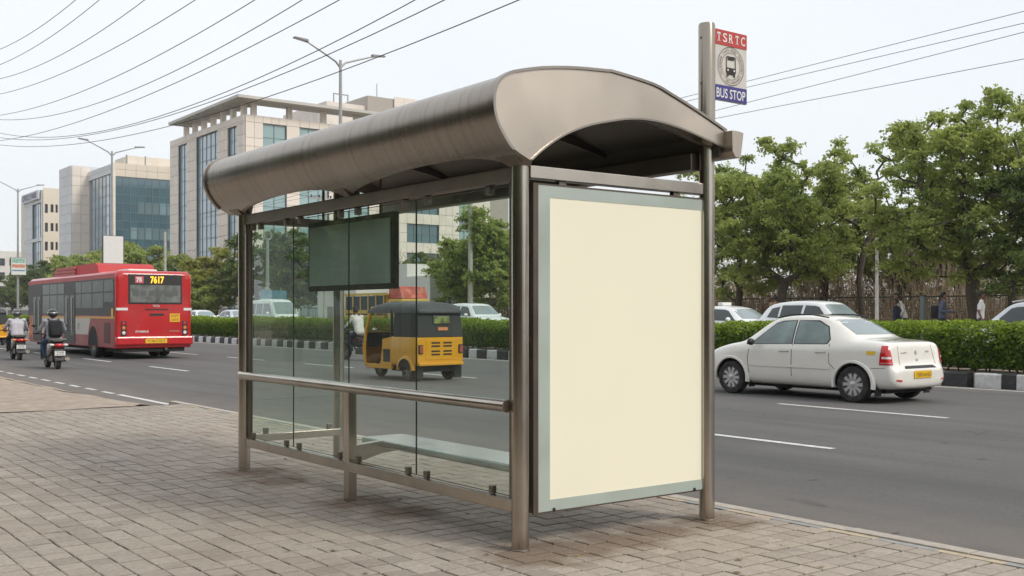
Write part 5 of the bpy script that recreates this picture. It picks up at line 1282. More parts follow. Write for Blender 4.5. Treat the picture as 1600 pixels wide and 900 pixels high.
# green roadside post and white pole on the right
bx_ = thing('marker_post', 'square grey green post beside the fence between the pedestrians', 'post', (35.6, yAt(1442, 35.6), .36))
bx('shaft', (-.075, -.075, 0), (.075, .075, 1.75), mat('grey_green_paint', (.16, .19, .17), .6, 0, .1), bx_, ch=.01); bx('cap', (-.085, -.085, 1.75), (.085, .085, 1.80), GP, bx_)
wp = thing('white_pole', 'plain white pole standing in front of the scrub between the trees', 'pole', (39.0, yAt(1370, 39.0), .34))
tb('shaft', [(0, 0, 0), (0, 0, 4.3)], [.075, .065], mat('white_pole_paint', (.78, .77, .74), .6, 0, .1), wp); bx('foot_plate', (-.15, -.15, 0), (.15, .15, .03), CONC, wp)

def lamp(label, Y, blank=None):
    T = thing('street_lamp', label, 'street lamp', (23.3, Y, .17), 0, 'twin-arm street lamps on the median')
    tb('pole', [(0, 0, 0), (0, 0, 6), (0, 0, 12.95)], [.125, .10, .065], GALV, T, n=12)
    bx('base_plate', (-.22, -.22, 0), (.22, .22, .04), GALV, T)
    for sg in (-1, 1):
        up_ = .62 if sg < 0 else .42
        tb('arm', [(0, 0, 12.6), (sg*.25, 0, 12.86), (sg*.9, 0, 12.9+up_*.45), (sg*1.75, 0, 12.95+up_)], [.05, .045, .04, .032], GALV, T, n=8)
        h = part('lamp_head', lambda m_: m_.add([(sg*1.65, -.13, 12.91+up_), (sg*2.35, -.10, 13.0+up_), (sg*2.35, .10, 13.0+up_), (sg*1.65, .13, 12.91+up_), (sg*1.65, -.08, 13.03+up_), (sg*2.3, -.06, 13.07+up_), (sg*2.3, .06, 13.07+up_), (sg*1.65, .08, 13.03+up_)],
              [(0, 3, 2, 1), (4, 5, 6, 7), (0, 1, 5, 4), (1, 2, 6, 5), (2, 3, 7, 6), (3, 0, 4, 7)]), mat('lamp_head_grey', (.16, .16, .165), .5, .4, .1), T)
        part('lens', lambda m_: m_.add([(sg*1.75, -.085, 12.918+up_), (sg*2.28, -.07, 12.986+up_), (sg*2.28, .07, 12.986+up_), (sg*1.75, .085, 12.918+up_)], [(0, 1, 2, 3)]), CLEARL, h)
    return T
LM = [yAt(532, 23.3), yAt(175, 23.3), yAt(28, 23.3)]
lamp('nearest twin-arm street lamp rising above the shelter roof', LM[0])
lamp('twin-arm street lamp carrying the blank white billboard above the bus', LM[1])
lamp('twin-arm street lamp farthest to the left, carrying the striped advert sign', LM[2])
def board(name, label, Y, x0, x1, z0, z1, mm):
    T = thing(name, label, 'billboard', (23.3, Y, .17), 0)
    a = bx('box', (x0, -.42, z0), (x1, -.16, z1), BDK, T); f = bx('face', (x0+.03, -.432, z0+.03), (x1-.03, -.42, z1-.03), mm, T)
    for z in (z0+.3, z1-.3): bx('clamp', (-.14, -.16, z-.05), (.14, .14, z+.05), GALV, T)
    return T, f
board('billboard', 'blank white lamp post billboard above the bus roof', LM[1]-.1, -.78, .66, 4.85, 6.85, mat('billboard_white', (.70, .68, .66), .5, 0, .03))
T_, f_ = board('billboard', 'green, orange and white striped advert sign on the leftmost lamp', LM[2]-.1, -.72, .60, 4.85, 6.5, mat('advert_white', (.62, .64, .60), .5, 0, .05))
for z0, z1, c_ in ((5.98, 6.42, (.25, .42, .33)), (5.55, 5.85, (.55, .22, .13)), (5.22, 5.34, (.12, .22, .36))):
    bx('advert_stripe', (-.62, -.440, z0), (.50, -.432, z1), mat('advert_%d' % int(z0*100), c_, .5, 0, .3, 6), f_)
# utility poles
def upole(label, px, X, ytop, arms, mm=CONC, name='utility_pole'):
    Y = yAt(px, X); H = zAt(ytop, X, Y)-.34
    T = thing(name, label, 'pole', (X, Y, .34), 0)
    tb('shaft', [(0, 0, 0), (0, 0, H)], [.17, .12], mm, T, n=8)
    for (z, L_) in arms:
        a = bx('cross_arm', (-L_, -.05, H-z-.06), (L_, .05, H-z+.06), GALV, T)
        for x_ in (-L_*.85, -L_*.35, L_*.35, L_*.85): part('insulator', lambda m_: m_.lathe([(1e-4, 0), (.05, 0), (.06, .08), (.04, .12), (.055, .18), (1e-4, .2)], (x_, 0, H-z+.06), 'z', 8), BDK, a)
    return T, H
T_, H_ = upole('concrete utility pole with cross arm behind the last glass panes', 735, 36.2, 300, [(.4, .9), (1.9, .7)])
upole('concrete utility pole with wide cross arms seen under the shelter roof edge', 508, 36.2, 300, [(.5, 1.3), (1.5, 1.0)])
upole('short bare concrete pole behind the bus rear', 258, 36.2, 362, [])
T_, H_ = upole('thin pole with a round light at its top behind the first glass pane', 418, 35.2, 372, [], GALV, 'light_pole')
part('round_light', lambda m_: m_.lathe([(.34, -.05), (.42, 0), (.34, .05), (.26, 0), (.34, -.05)], (0, 0, H_+.2), 'y', 20), GALV, T_)
bs = thing('road_sign', 'blue road sign board low behind the first glass pane', 'sign', (35.0, yAt(427, 35.0), .34))
bx('board', (-1.1, -.04, 1.9), (1.1, .02, 2.9), mat('sign_teal_blue', (.06, .20, .28), .5, 0, .15, 3), bs)
for x_ in (-.8, .8): tb('leg', [(x_, .04, 0), (x_, .04, 2.8)], .04, GALV, bs, n=8)
bx('white_patch', (-1.05, -.05, 1.95), (-.35, -.04, 2.25), WPLATE, bs)

# overhead wires (each spans between poles outside the picture)
WIRE = mat('black_cable', (.03, .03, .032), .6, 0, 0)
def wire(label, X, pts, r_=.0062, group='overhead cables on the near side'):
    P = []
    for px, py in pts:
        Y = yAt(px, X); P.append((Y, zAt(py, X, Y)))
    Yv = np.array([p[0] for p in P]); Zv = np.array([p[1] for p in P])
    cf = np.polyfit(Yv, Zv, 2)
    if cf[0] < 2e-3: cf = np.polyfit(Yv, Zv, 1); cf = np.array([0, *cf])
    ext = 60 if X > 20 else 10; y0, y1 = min(Yv)-(25 if X > 20 else 10), max(Yv)+ext
    pt = [(X, y0+(y1-y0)*i/40, float(np.polyval(cf, y0+(y1-y0)*i/40))) for i in range(41)]
    q = MB(); q.tube(pt, r_, 5); o = q.build('overhead_cable', WIRE, None, True); return tag(o, label, 'cable', group)
WN = [[(0, 77), (60, 44), (118, 0)], [(0, 101), (80, 57), (155, 0)], [(0, 123), (120, 72), (226, 0)], [(0, 147), (160, 85), (305, 0)], [(0, 180), (210, 106), (398, 0)], [(0, 187), (250, 122), (472, 0)], [(0, 220), (200, 160), (350, 97), (527, 0)],
      [(0, 208), (150, 206), (400, 125), (647, 0)], [(0, 215), (120, 214), (380, 140), (695, 0)], [(0, 227), (110, 224), (300, 190), (808, 0)]]
nth = ['topmost left', 'second', 'third', 'fourth', 'fifth', 'sixth', 'seventh', 'eighth', 'ninth', 'lowest']
for k, p in enumerate(WN): wire('%s of the sagging black cables crossing the sky at upper left' % nth[k], 5.2+.17*k, p)
WR = [[(1600, 17), (1170, 128), (1060, 153)], [(1600, 36), (1170, 136), (1060, 161)], [(1600, 50), (1170, 160), (1100, 177)], [(1600, 92), (1130, 183), (1050, 198)]]
for k, p in enumerate(WR): wire('%s of the four thin cables right of the bus stop sign' % ['topmost', 'second', 'third', 'lowest'][k], 36.0+.3*k, p, .012, 'overhead cables on the far side')

# ================================================================== BUILDINGS
STONE = mat('stone_cladding', (.76, .69, .62), .75, 0, .08, .6, rnd=.05, dirt=(.64, .57, .51), dscale=.35, dfac=.4); STONED = mat('stone_shadow_gap', (.40, .36, .32), .85, 0, .1)
GREYC = mat('grey_cladding', (.60, .61, .63), .6, 0, .06, .5, rnd=.05); CREAM = mat('cream_render', (.74, .66, .55), .8, 0, .07, .6, dirt=(.46, .40, .33), dscale=.4, dfac=.4)
BLUEG = mat('blue_curtain_glass', (.27, .37, .43), .06, 0, .12, .3, spec=.8, coat=.5, rnd=.10); TEALG = mat('teal_curtain_glass', (.05, .12, .15), .05, 0, .25, .15, spec=.9, coat=.6, rnd=.12)
LTEAL = mat('light_teal_glass', (.26, .39, .40), .06, 0, .12, .25, spec=.8, coat=.5, rnd=.10)
MULL = mat('mullion', (.15, .19, .21), .5, .4, .1); DWIN = mat('dark_window', (.035, .04, .045), .1, 0, .1, spec=.6, coat=.3, rnd=.3); WHITEW = mat('white_render', (.68, .66, .63), .8, 0, .06, .5)
_u = MB(); _u.box((-.5, -.5, -.5), (.5, .5, .5)); UNIT = {}
def unit(mm):
    if mm.name not in UNIT: UNIT[mm.name] = _u.mesh('piece', mm)
    return UNIT[mm.name]
class Facade:
    """one face of a building: u runs along the face, n points out"""
    def __init__(s, root, o, u, n): s.root = root; s.o = Vector(o); s.u = Vector(u); s.n = Vector(n); s.rz = math.atan2(u[1], u[0])
    def piece(s, name, mm, u0, u1, z0, z1, d0, d1, parent=None):
        c = s.o+s.u*((u0+u1)/2)+s.n*((d0+d1)/2); c.z = (z0+z1)/2
        p = parent or s.root
        o = link(name, unit(mm), p, loc=c-s.root.location if p is s.root else c-s.root.location, rot=(0, 0, s.rz), scale=(u1-u0, abs(d1-d0), z1-z0)); return o
    def clad(s, mm, us, zs, openings, budget, name='cladding_panel', gap=.022):
        rest = MB(s.root.location); n = 0
        zs = sorted(zs, reverse=True)
        for d, c in zip(zs, zs[1:]):
            for a, b in zip(us, us[1:]):
                m0, m1 = (a+b)/2, (c+d)/2
                if any(o[0] < m0 < o[1] and o[2] < m1 < o[3] for o in openings): continue
                if n < budget: s.piece(name, mm, a+gap, b-gap, c+gap, d-gap, .0, .16); n += 1
                else:
                    P = [s.o+s.u*x_+s.n*y_ for x_ in (a+gap, b-gap) for y_ in (0, .16)]
                    z0, z1 = c+gap, d-gap
                    rest.add([(P[k].x, P[k].y, z) for z in (z0, z1) for k in (0, 2, 3, 1)], [(0, 3, 2, 1), (4, 5, 6, 7), (0, 1, 5, 4), (1, 2, 6, 5), (2, 3, 7, 6), (3, 0, 4, 7)])
        if rest.f: rest.build(name+'s_joined', mm, s.root, kind='stuff')
    def window(s, u0, u1, z0, z1, nc, nr, mm, depth=-.25, frame=MULL, name='window', panes=True):
        q = MB(s.root.location)
        def bar(a, b, c, d, dd0, dd1):
            P = [s.o+s.u*x_+s.n*y_ for x_, y_ in ((a, dd0), (b, dd0), (b, dd1), (a, dd1))]
            q.add([(p.x, p.y, z) for z in (c, d) for p in P], [(0, 3, 2, 1), (4, 5, 6, 7), (0, 1, 5, 4), (1, 2, 6, 5), (2, 3, 7, 6), (3, 0, 4, 7)])
        t = .045
        for i in range(nc+1): x_ = u0+(u1-u0)*i/nc; bar(x_-t, x_+t, z0, z1, depth-.05, depth+.10)
        for j in range(nr+1): z_ = z0+(z1-z0)*j/nr; bar(u0+t, u1-t, z_-t, z_+t, depth-.05, depth+.06)
        w_ = q.build(name, frame, s.root)
        if panes:
            for i in range(nc):
                for j in range(nr):
                    x0, x1 = u0+(u1-u0)*i/nc+t, u0+(u1-u0)*(i+1)/nc-t; a, b = z0+(z1-z0)*j/nr+t, z0+(z1-z0)*(j+1)/nr-t
                    p = s.piece('pane', mm, x0, x1, a, b, depth-.04, depth+.02); p.location = p.location; p.parent = w_
                    p.rotation_euler.x += random.gauss(0, .004); p.rotation_euler.z += random.gauss(0, .004)
        else: s.piece('pane', mm, u0+t, u1-t, z0+t, z1-t, depth-.04, depth+.02).parent = w_
        return w_
def lin(a, b, n): return [a+(b-a)*i/n for i in range(n+1)]
def splitlines(lo, hi, cuts, step):
    L_ = sorted(set([lo, hi]+[c for c in cuts if lo < c < hi])); out = []
    for a, b in zip(L_, L_[1:]):
        n = max(1, round((b-a)/step)); out += lin(a, b, n)[:-1]
    return out+[hi]
# --- stone office building with roof canopy
OB = (60, 141.25, .3)
B1 = thing('stone_office', 'beige stone office building with tall blue glass strips and flat roof canopy', 'building', OB)
H = 29.2
bx('core', (60.3, 141.55, .2), (102, 171, H-.4), STONED, B1, OB)
f1 = Facade(B1, (60, 171, 0), (0, -1, 0), (-1, 0, 0))       # road side, u = 171 - Y
opL = [(171-167.3, 171-163.5, 1, 28.0), (171-159.5, 171-151.0, 1, 28.3), (171-147.2, 171-143.9, 1, 28.0)]
f1.clad(STONE, splitlines(0, 29.7, [v for o in opL for v in o[:2]], 1.5), splitlines(.4, H, [28.0, 28.3], 1.5), opL, 150)
for o, nc in zip(opL, (2, 5, 2)): f1.window(*o, nc, 14, BLUEG, name='glass_strip')
f2 = Facade(B1, (60, 141.25, 0), (1, 0, 0), (0, -1, 0))
opR = [(2.6, 6.2, 1, 28.2), (8.2, 12.9, 1, 28.2), (14.9, 19.6, 1, 28.2), (26.2, 32.1, 16.9, 20.2), (26.2, 32.1, 12.4, 15.3), (26.2, 32.1, 21.8, 24.8), (26.2, 32.1, 26, 28.2), (35.9, 38.3, 1, 28.2), (26.2, 32.1, 8, 10.8)]
f2.clad(STONE, splitlines(0, 42, [v for o in opR for v in o[:2]], 1.35), splitlines(.4, H, [28.2, 1, 16.9, 20.2, 12.4, 15.3, 21.8, 24.8, 26, 8, 10.8], 1.5)[::-1], opR, 150)
for k, o in enumerate(opR): f2.window(*o, *((2, 14) if k in (0, 7) else (3, 14) if k < 3 else (4, 2)), LTEAL if k < 3 or k == 7 else TEALG, name='glass_strip' if o[3]-o[2] > 20 else 'window')
CANM = mat('canopy_grey', (.52, .50, .47), .7, 0, .06, .4)
can = bx('roof_canopy', (58.0, 138.9, 31.0), (62.2, 166.5, 31.4), CANM, B1, OB)
bx('roof_canopy', (62.2, 138.9, 31.0), (97, 143.2, 31.4), CANM, B1, OB)
for y in lin(143, 165.5, 6): bx('canopy_post', (60.2, y-.35, H-.4), (60.9, y+.35, 31.0), STONE, B1, OB)
for x_ in lin(61.5, 94, 6): bx('canopy_post', (x_-.35, 141.5, H-.4), (x_+.35, 142.2, 31.0), STONE, B1, OB)
for y in lin(144, 165, 11): bx('canopy_purlin', (58.3, y-.12, 30.75), (62, y+.12, 31.0), CANM, can, OB)
# --- rear block
OB2 = (100, 180, .3)
B2 = thing('rear_office_block', 'pale stone office block with rooftop rail rising behind the stone office', 'building', OB2)
bx('core', (101.3, 180.2, .2), (135, 205, 43.2), STONED, B2, OB2)
f = Facade(B2, (101, 180, 0), (1, 0, 0), (0, -1, 0)); f.clad(STONE, splitlines(6, 34, [], 2.2), splitlines(30, 43.6, [], 2.0), [], 90)
bx('side_tower', (93, 181, .2), (107, 200, 41.3), STONE, B2, OB2)
for x_ in (95, 98): tb('roof_pipe', [(x_, 182, 41), (x_, 182, 43.2)], .12, GALV, B2, OB2, 6)
tb('roof_pipe', [(95, 182, 43.1), (98, 182, 43.1)], .12, GALV, B2, OB2, 6); tb('aerial', [(104, 181.4, 41), (104, 181.4, 46)], .08, GALV, B2, OB2, 6)
# --- teal glass building
OB3 = (60, 201.2, .3)
B3 = thing('glass_office', 'dark teal glass office building with grey side tower left of the stone office', 'building', OB3)
bx('core', (60.4, 201.6, .2), (90, 217, 28.8), GREYC, B3, OB3)
f = Facade(B3, (60, 201.2, 0), (1, 0, 0), (0, -1, 0))
f.window(.25, 22, .8, 26.6, 16, 16, TEALG, 0.0, name='curtain_wall', panes=True)
f.clad(CREAM, splitlines(0, 24, [], 2.0), [26.7, 28.0, 29.2], [], 30); bx('corner_fin', (59.7, 200.9, .3), (60.2, 201.5, 29.2), STONE, B3, OB3)
for (z0, z1, n0) in ((20.0, 22.2, 3), (15.2, 17.4, 2), (10.4, 13.0, 4)):
    for k in range(n0, 15): f.piece('blind', mat('pale_blind', (.15, .24, .27), .3, 0, .3, .2, rnd=.35), .25+k*1.36+.12, .25+(k+1)*1.36-.12, z0, z1, .021, .03)
f = Facade(B3, (60, 217, 0), (0, -1, 0), (-1, 0, 0))
f.window(2.0, 15.6, .8, 27.2, 6, 14, BLUEG, 0.0, name='curtain_wall')
f.clad(GREYC, splitlines(-2, 15.8, [], 1.8), [27.3, 28.2, 29.1], [], 20)
bx('side_tower', (56.8, 217.3, .2), (66, 226, 30.2), GREYC, B3, OB3)
f = Facade(B3, (56.8, 226, 0), (0, -1, 0), (-1, 0, 0)); f.clad(GREYC, splitlines(0, 8.7, [], 2.9), splitlines(.4, 30.2, [], 1.9), [], 60)
f = Facade(B3, (56.8, 217.25, 0), (1, 0, 0), (0, -1, 0)); f.clad(STONE, splitlines(0, 3.3, [], 1.6), splitlines(.4, 30.0, [], 1.9), [], 40)
bx('plant_room', (64, 206, 28.8), (86, 214, 31.4), CREAM, B3, OB3)
for x_ in (63, 66.5): tb('roof_pipe', [(x_, 203.5, 28.8), (x_, 203.5, 31.2)], .12, GALV, B3, OB3, 6)
# --- cream building
OB4 = (60, 253, .3)
B4 = thing('cream_office', 'cream office building with blue glass bays and a blue rooftop sign, farthest left', 'building', OB4)
bx('core', (60.3, 253.3, .2), (92, 275, 29.0), CREAM, B4, OB4)
f = Facade(B4, (60, 253, 0), (1, 0, 0), (0, -1, 0))
us = [0, 1.2, 2.3, 3.4, 4.6, 6.2, 8.2, 24]
op = []
for k in range(6):
    zt = 25.8-k*4.2
    for a, b, hh in ((.35, 1.0, 2.4), (1.55, 2.2, 2.2), (2.6, 3.1, 2.2)): op.append((a*1.0, b, zt-hh+.4, zt))
    op.append((4.7, 7.2, zt-1.6, zt))
zs = sorted(set([.4, 29.4]+[v for o in op for v in o[2:]])); us = sorted(set([0, 24]+[v for o in op for v in o[:2]]))
f.clad(CREAM, us, zs, op, 240, 'wall_block', .0)
for o in op: f.window(*o, 1 if o[1]-o[0] < 1 else 3, 1, DWIN, -.2)
f = Facade(B4, (59.9, 270, 0), (0, -1, 0), (-1, 0, 0))
op = [(8.2, 16.2, 18.4, 26.2), (8.2, 16.2, 10.0, 17.6), (8.2, 16.2, 1.4, 9.2)]
f.clad(GREYC, splitlines(0, 17, [8.2, 16.2], 2.8), splitlines(.4, 29, [18.4, 26.2, 10, 17.6, 1.4, 9.2], 2.4), op, 80)
for o in op: f.window(*o, 4, 3, BLUEG)
sgn = part('rooftop_sign', lambda m_: m_.box((59.2, 254, 27.0), (59.6, 269.5, 29.0)), GREYC, B4, OB4)
part('sign_lettering', lambda m_: m_.text('OFFICE PARK', Matrix.Translation((59.15, 262, 28.0)) @ Matrix.Rotation(R(-90), 4, 'Z') @ Matrix.Rotation(R(90), 4, 'X'), 1.9, 13.5, .04), mat('sign_navy', (.05, .06, .16), .5, 0, 0), sgn, OB4)
# --- small white block at the picture edge
X5 = 62; Y5 = yAt(38, X5)*1.0; OB5 = (58, 300, .3)
B5 = thing('white_block', 'small white block of flats at the left picture edge behind the sign', 'building', OB5)
y5 = 300
bx('core', (50, y5, .2), (66, y5+16, 17.5), WHITEW, B5, OB5)
f = Facade(B5, (50, y5, 0), (1, 0, 0), (0, -1, 0))
for k in range(4):
    for j in range(5): f.window(1.0+j*3, 2.8+j*3, 3+k*3.6, 4.8+k*3.6, 2, 1, DWIN, .05, panes=False)
f = Facade(B5, (50, y5+16, 0), (0, -1, 0), (-1, 0, 0))
for k in range(4):
    for j in range(5): f.window(1.0+j*3, 2.8+j*3, 3+k*3.6, 4.8+k*3.6, 2, 1, DWIN, .05, panes=False)
# --- low white wall and gatehouse behind the truck
OB6 = (38.5, 63, .34); B6 = thing('gatehouse', 'low white gatehouse with stepped parapet behind the goods truck', 'building', OB6)
ya, yb = yAt(612, 38.5), yAt(672, 38.5)
bx('wall', (38.5, yb, .3), (42, ya, 4.0), WHITEW, B6, OB6); bx('parapet_block', (38.6, yAt(636, 38.6), 4.0), (41.9, ya-.02, 4.9), WHITEW, B6, OB6)
bx('door', (38.44, yAt(650, 38.5), .35), (38.52, yAt(640, 38.5), 2.5), DWIN, B6, OB6)
OB7 = (38.5, 76, .34); B7 = thing('guard_hut', 'white roadside hut with small grey shutter behind the rear shelter post', 'building', OB7)
ya, yb = yAt(496, 38.5), yAt(556, 38.5)
bx('wall', (38.5, yb, .3), (42, ya, 3.6), WHITEW, B7, OB7); bx('roof_slab', (38.3, yb-.2, 3.6), (42.2, ya+.2, 3.75), CONC, B7, OB7)
bx('shutter', (38.44, yAt(538, 38.5), .6), (38.52, yAt(512, 38.5), 2.0), mat('grey_shutter', (.25, .25, .24), .6, .2, .1), B7, OB7)
# compound wall along the left part of the far footpath
q = MB((39.6, 120, .3)); cw = thing('compound_wall', 'dark railing wall along the far footpath on the left', 'wall', (39.6, 120, .3))
bx('plinth', (39.5, 53, .3), (39.75, 190, .9), CONC, cw, (39.6, 120, .3))
yy_ = 53
while yy_ < 190: q.box((39.6, yy_, .9), (39.64, yy_+.04, 1.9)); yy_ += .28
q.build('railing_bars', GP, cw, kind='stuff'); bx('railing_top', (39.59, 53, 1.9), (39.65, 190, 1.95), GP, cw, (39.6, 120, .3))

# ================================================================== PEOPLE AND TWO-WHEELERS
SKIN = mat('brown_skin', (.21, .105, .065), .55, 0, .06, 9); HAIR = mat('black_hair', (.012, .010, .009), .6, 0, .2, 20)
EYE = mat('eye_dark', (.02, .015, .012), .3, 0, 0); SHOE = mat('dark_shoe', (.03, .025, .022), .6, 0, .1)
def body_mesh(name, bones, blobs, mats, vox=.013):
    """bones: (p0, p1, r0, r1, material index); one continuous skin wrapped round them"""
    q = MB()
    for (a, b, r0, r1, mi) in bones:
        a, b = Vector(a), Vector(b); d = b-a; L = d.length
        if L < 1e-5: continue
        t = d/L; pts = []; rr = []
        for k in range(5): an = math.pi/2*(1-k/4); pts.append(a-t*r0*math.sin(an)); rr.append(max(.0015, r0*math.cos(an)))
        for k in range(1, 4): pts.append(a.lerp(b, k/4)); rr.append(r0+(r1-r0)*k/4)
        for k in range(5): an = math.pi/2*k/4; pts.append(b+t*r1*math.sin(an)); rr.append(max(.0015, r1*math.cos(an)))
        q.tube(pts, rr, 12)
    for (c, r, mi) in blobs: q.ell(c, r, 16, 12)
    me = q.mesh(name, mats); ob = bpy.data.objects.new(name, me); C.objects.link(ob)
    md = ob.modifiers.new('r', 'REMESH'); md.mode = 'VOXEL'; md.voxel_size = vox
    md = ob.modifiers.new('s', 'SMOOTH'); md.iterations = 3; md.factor = .5
    me2 = eval_mesh(ob); bpy.data.objects.remove(ob); me2.name = name
    me2.materials.clear()
    for m in mats: me2.materials.append(m)
    # material by nearest bone
    co = np.empty(len(me2.vertices)*3); me2.vertices.foreach_get('co', co); co = co.reshape(-1, 3)
    best = np.full(len(co), 1e9); idx = np.zeros(len(co), dtype=int)
    for (a, b, r0, r1, mi) in bones:
        A_, B_ = np.array(a, float), np.array(b, float); d = B_-A_; L2 = max(1e-9, d @ d)
        t = np.clip(((co-A_) @ d)/L2, 0, 1); ds = np.linalg.norm(co-(A_+t[:, None]*d), axis=1)-(r0+(r1-r0)*t)
        k = ds < best; best[k] = ds[k]; idx[k] = mi
    for (c, r, mi) in blobs:
        ds = (np.linalg.norm((co-np.array(c))/np.array(r), axis=1)-1)*min(r); k = ds < best; best[k] = ds[k]; idx[k] = mi
    me2.polygons.foreach_set('material_index', [int(idx[p.vertices[0]]) for p in me2.polygons])
    me2.shade_smooth(); return me2
def person(label, loc, rz, pose, shirt, trousers, hair=True, sleeve='full', helmet=None, backpack=None, scale=1, group=None, shoes=None, bag=None):
    """pose: joint dictionary in metres, facing +Y"""
    P = {k: Vector(v) for k, v in pose.items()}
    T = thing('person', label, 'person', loc, rz, group, scale)
    B = []; bl = []; S_, H_, Tr, Sh = 0, 1, 2, 3
    pel, ch, nk, hd = P['pelvis'], P['chest'], P['neck'], P['head']
    up = (hd-nk).normalized(); fw = P.get('face', Vector((0, 1, 0))).normalized(); rt = fw.cross(Vector((0, 0, 1))).normalized()
    mid = pel.lerp(ch, .5)
    for sx in (-.065, .065):
        o = rt*sx if 'face' not in pose else Vector((sx, 0, 0))
        B += [(pel+o, mid+o*.95, .118, .112, H_), (mid+o*.95, ch+o*1.3, .112, .122, H_)]
    B += [(ch, nk-Vector((0, 0, .03)), .10, .062, H_), (nk-Vector((0, 0, .05)), hd-up*.05, .052, .050, S_)]
    for s_, L in (('l', -1), ('r', 1)):
        sh, el, wr = P['sh_'+s_], P['el_'+s_], P['wr_'+s_]; hp, kn, an, to = P['hip_'+s_], P['kn_'+s_], P['an_'+s_], P['toe_'+s_]
        B += [(ch.lerp(nk, .35), sh, .072, .066, H_), (sh, el, .060, .047, H_)]
        if sleeve == 'full': B += [(el, el.lerp(wr, .88), .047, .036, H_), (el.lerp(wr, .86), wr, .029, .027, S_)]
        else: B[-1] = (sh, sh.lerp(el, .75), .062, .056, H_); B += [(sh.lerp(el, .7), el, .043, .038, S_), (el, wr, .038, .027, S_)]
        # hand: palm, four fingers, thumb
        d = P.get('hand_'+s_, (wr-el).normalized()); d = Vector(d).normalized(); side_ = d.cross(Vector((0, 0, 1))); side_ = (side_ if side_.length > .1 else Vector((0, 1, 0))).normalized()
        curl = P.get('curl', Vector((0, 0, -1)))
        pm = wr+d*.085
        for k in range(4):
            o = side_*(.027-.018*k); B.append((wr+o*.6+d*.01, pm+o, .014, .012, S_)); Lf = (.030, .036, .033, .026)[k]
            B.append((pm+o, pm+o+(d*.8+curl*.5).normalized()*Lf, .0105, .0095, S_)); q0 = pm+o+(d*.8+curl*.5).normalized()*Lf
            B.append((q0, q0+(d*.25+curl).normalized()*Lf*.9, .0095, .0085, S_))
        th = wr+d*.03+side_*.03*(-L); B += [(wr+d*.015, th+side_*(-L)*.01, .014, .012, S_), (th+side_*(-L)*.01, th+d*.045+curl*.02+side_*(-L)*.012, .012, .009, S_)]
        B += [(hp, kn, .092, .064, Tr), (kn, kn.lerp(an, .35), .062, .060, Tr), (kn.lerp(an, .35), an, .060, .046, Tr)]
        B += [(an+Vector((0, 0, -.03)), to, .042, .034, Sh), (an, an+(an-to).normalized()*.03+Vector((0, 0, -.045)), .042, .038, Sh)]
    bl += [(hd+up*.02, (.078, .098, .115), S_), (hd+fw*.03-up*.055, (.055, .062, .055), S_), (hd+fw*.100-up*.012, (.016, .02, .026), S_)]
    for s_ in (-1, 1): bl.append((hd+rt*s_*.080-up*.008, (.014, .022, .032), S_))
    me = body_mesh('body', B, bl, [SKIN, shirt, trousers, shoes or SHOE]); body_ = link('body', me, T)
    M_ = Matrix.Translation(hd) @ Matrix((rt, fw, up)).transposed().to_4x4()
    if hair:
        q = MB(); q.ell((0, 0, 0), (.088, .108, .122), 20, 14); v2 = []; 
        q.v = [tuple(M_ @ Vector((v[0], v[1]-.012, v[2]+.032))) if not (v[1] > .03 and v[2] < .045) and v[2] > -.075 else tuple(M_ @ Vector((v[0]*.8, v[1]*.72-.01, v[2]*.8+.02))) for v in q.v]
        q.build('hair', HAIR, T, True)
    for s_ in (-1, 1):
        q = MB(); c = M_ @ Vector((s_*.031, .088, .012)); q.ell(c, (.012, .009, .007), 8, 6); q.build('eye', EYE, T, True)
    q = MB(); c = M_ @ Vector((0, .090, -.058)); q.ell(c, (.024, .010, .006), 8, 6); q.build('mouth', mat('lip', (.16, .06, .05), .5, 0, 0), T, True)
    if helmet:
        q = MB(); q.ell((0, 0, 0), (.128, .150, .140), 22, 16)
        q.v = [tuple(M_ @ Vector((v[0]*(.86 if v[2] < -.07 else 1), v[1]-.005, max(v[2], -.12)+.03))) for v in q.v]
        h = q.build('helmet', helmet, T, True)
        q = MB(); rows = [[tuple(M_ @ Vector((.131*math.sin(R(a)), .150*math.cos(R(a)), z))) for a in range(-62, 63, 12)] for z in (-.03, .02, .07)]; q.grid(rows); q.build('visor', CARGLASS, h, True)
        q = MB(); rows = [[tuple(M_ @ Vector((.1315*math.sin(R(a)), .152*math.cos(R(a))-.005, z))) for a in range(0, 361, 15)] for z in (.045, .058)]; q.grid(rows); q.build('helmet_stripe', SILVER, h, True)
    if backpack:
        q = MB(); c = pel.lerp(ch, .72)+Vector((0, -.20, .02)); q.box((c.x-.16, c.y-.10, c.z-.25), (c.x+.16, c.y+.09, c.z+.25), .07); bp = q.build('backpack', backpack, T, 50)
        q = MB(); q.box((c.x-.12, c.y-.135, c.z-.20), (c.x+.12, c.y-.09, c.z+.02), .03); q.build('pocket', backpack, bp, 50)
        for s_ in (-1, 1): tb('strap', [(c.x+s_*.10, c.y+.05, c.z+.22), (s_*.12, ch.y+.02, ch.z+.20), (s_*.13, ch.y+.13, ch.z+.05), (s_*.14, ch.y+.02, ch.z-.2)], .02, backpack, bp, n=6)
    if bag:
        q = MB(); c = P['bag']; q.box((c.x-.07, c.y-.16, c.z-.22), (c.x+.07, c.y+.16, c.z+.22), .05); q.build('shoulder_bag', bag, T, 50)
    return T
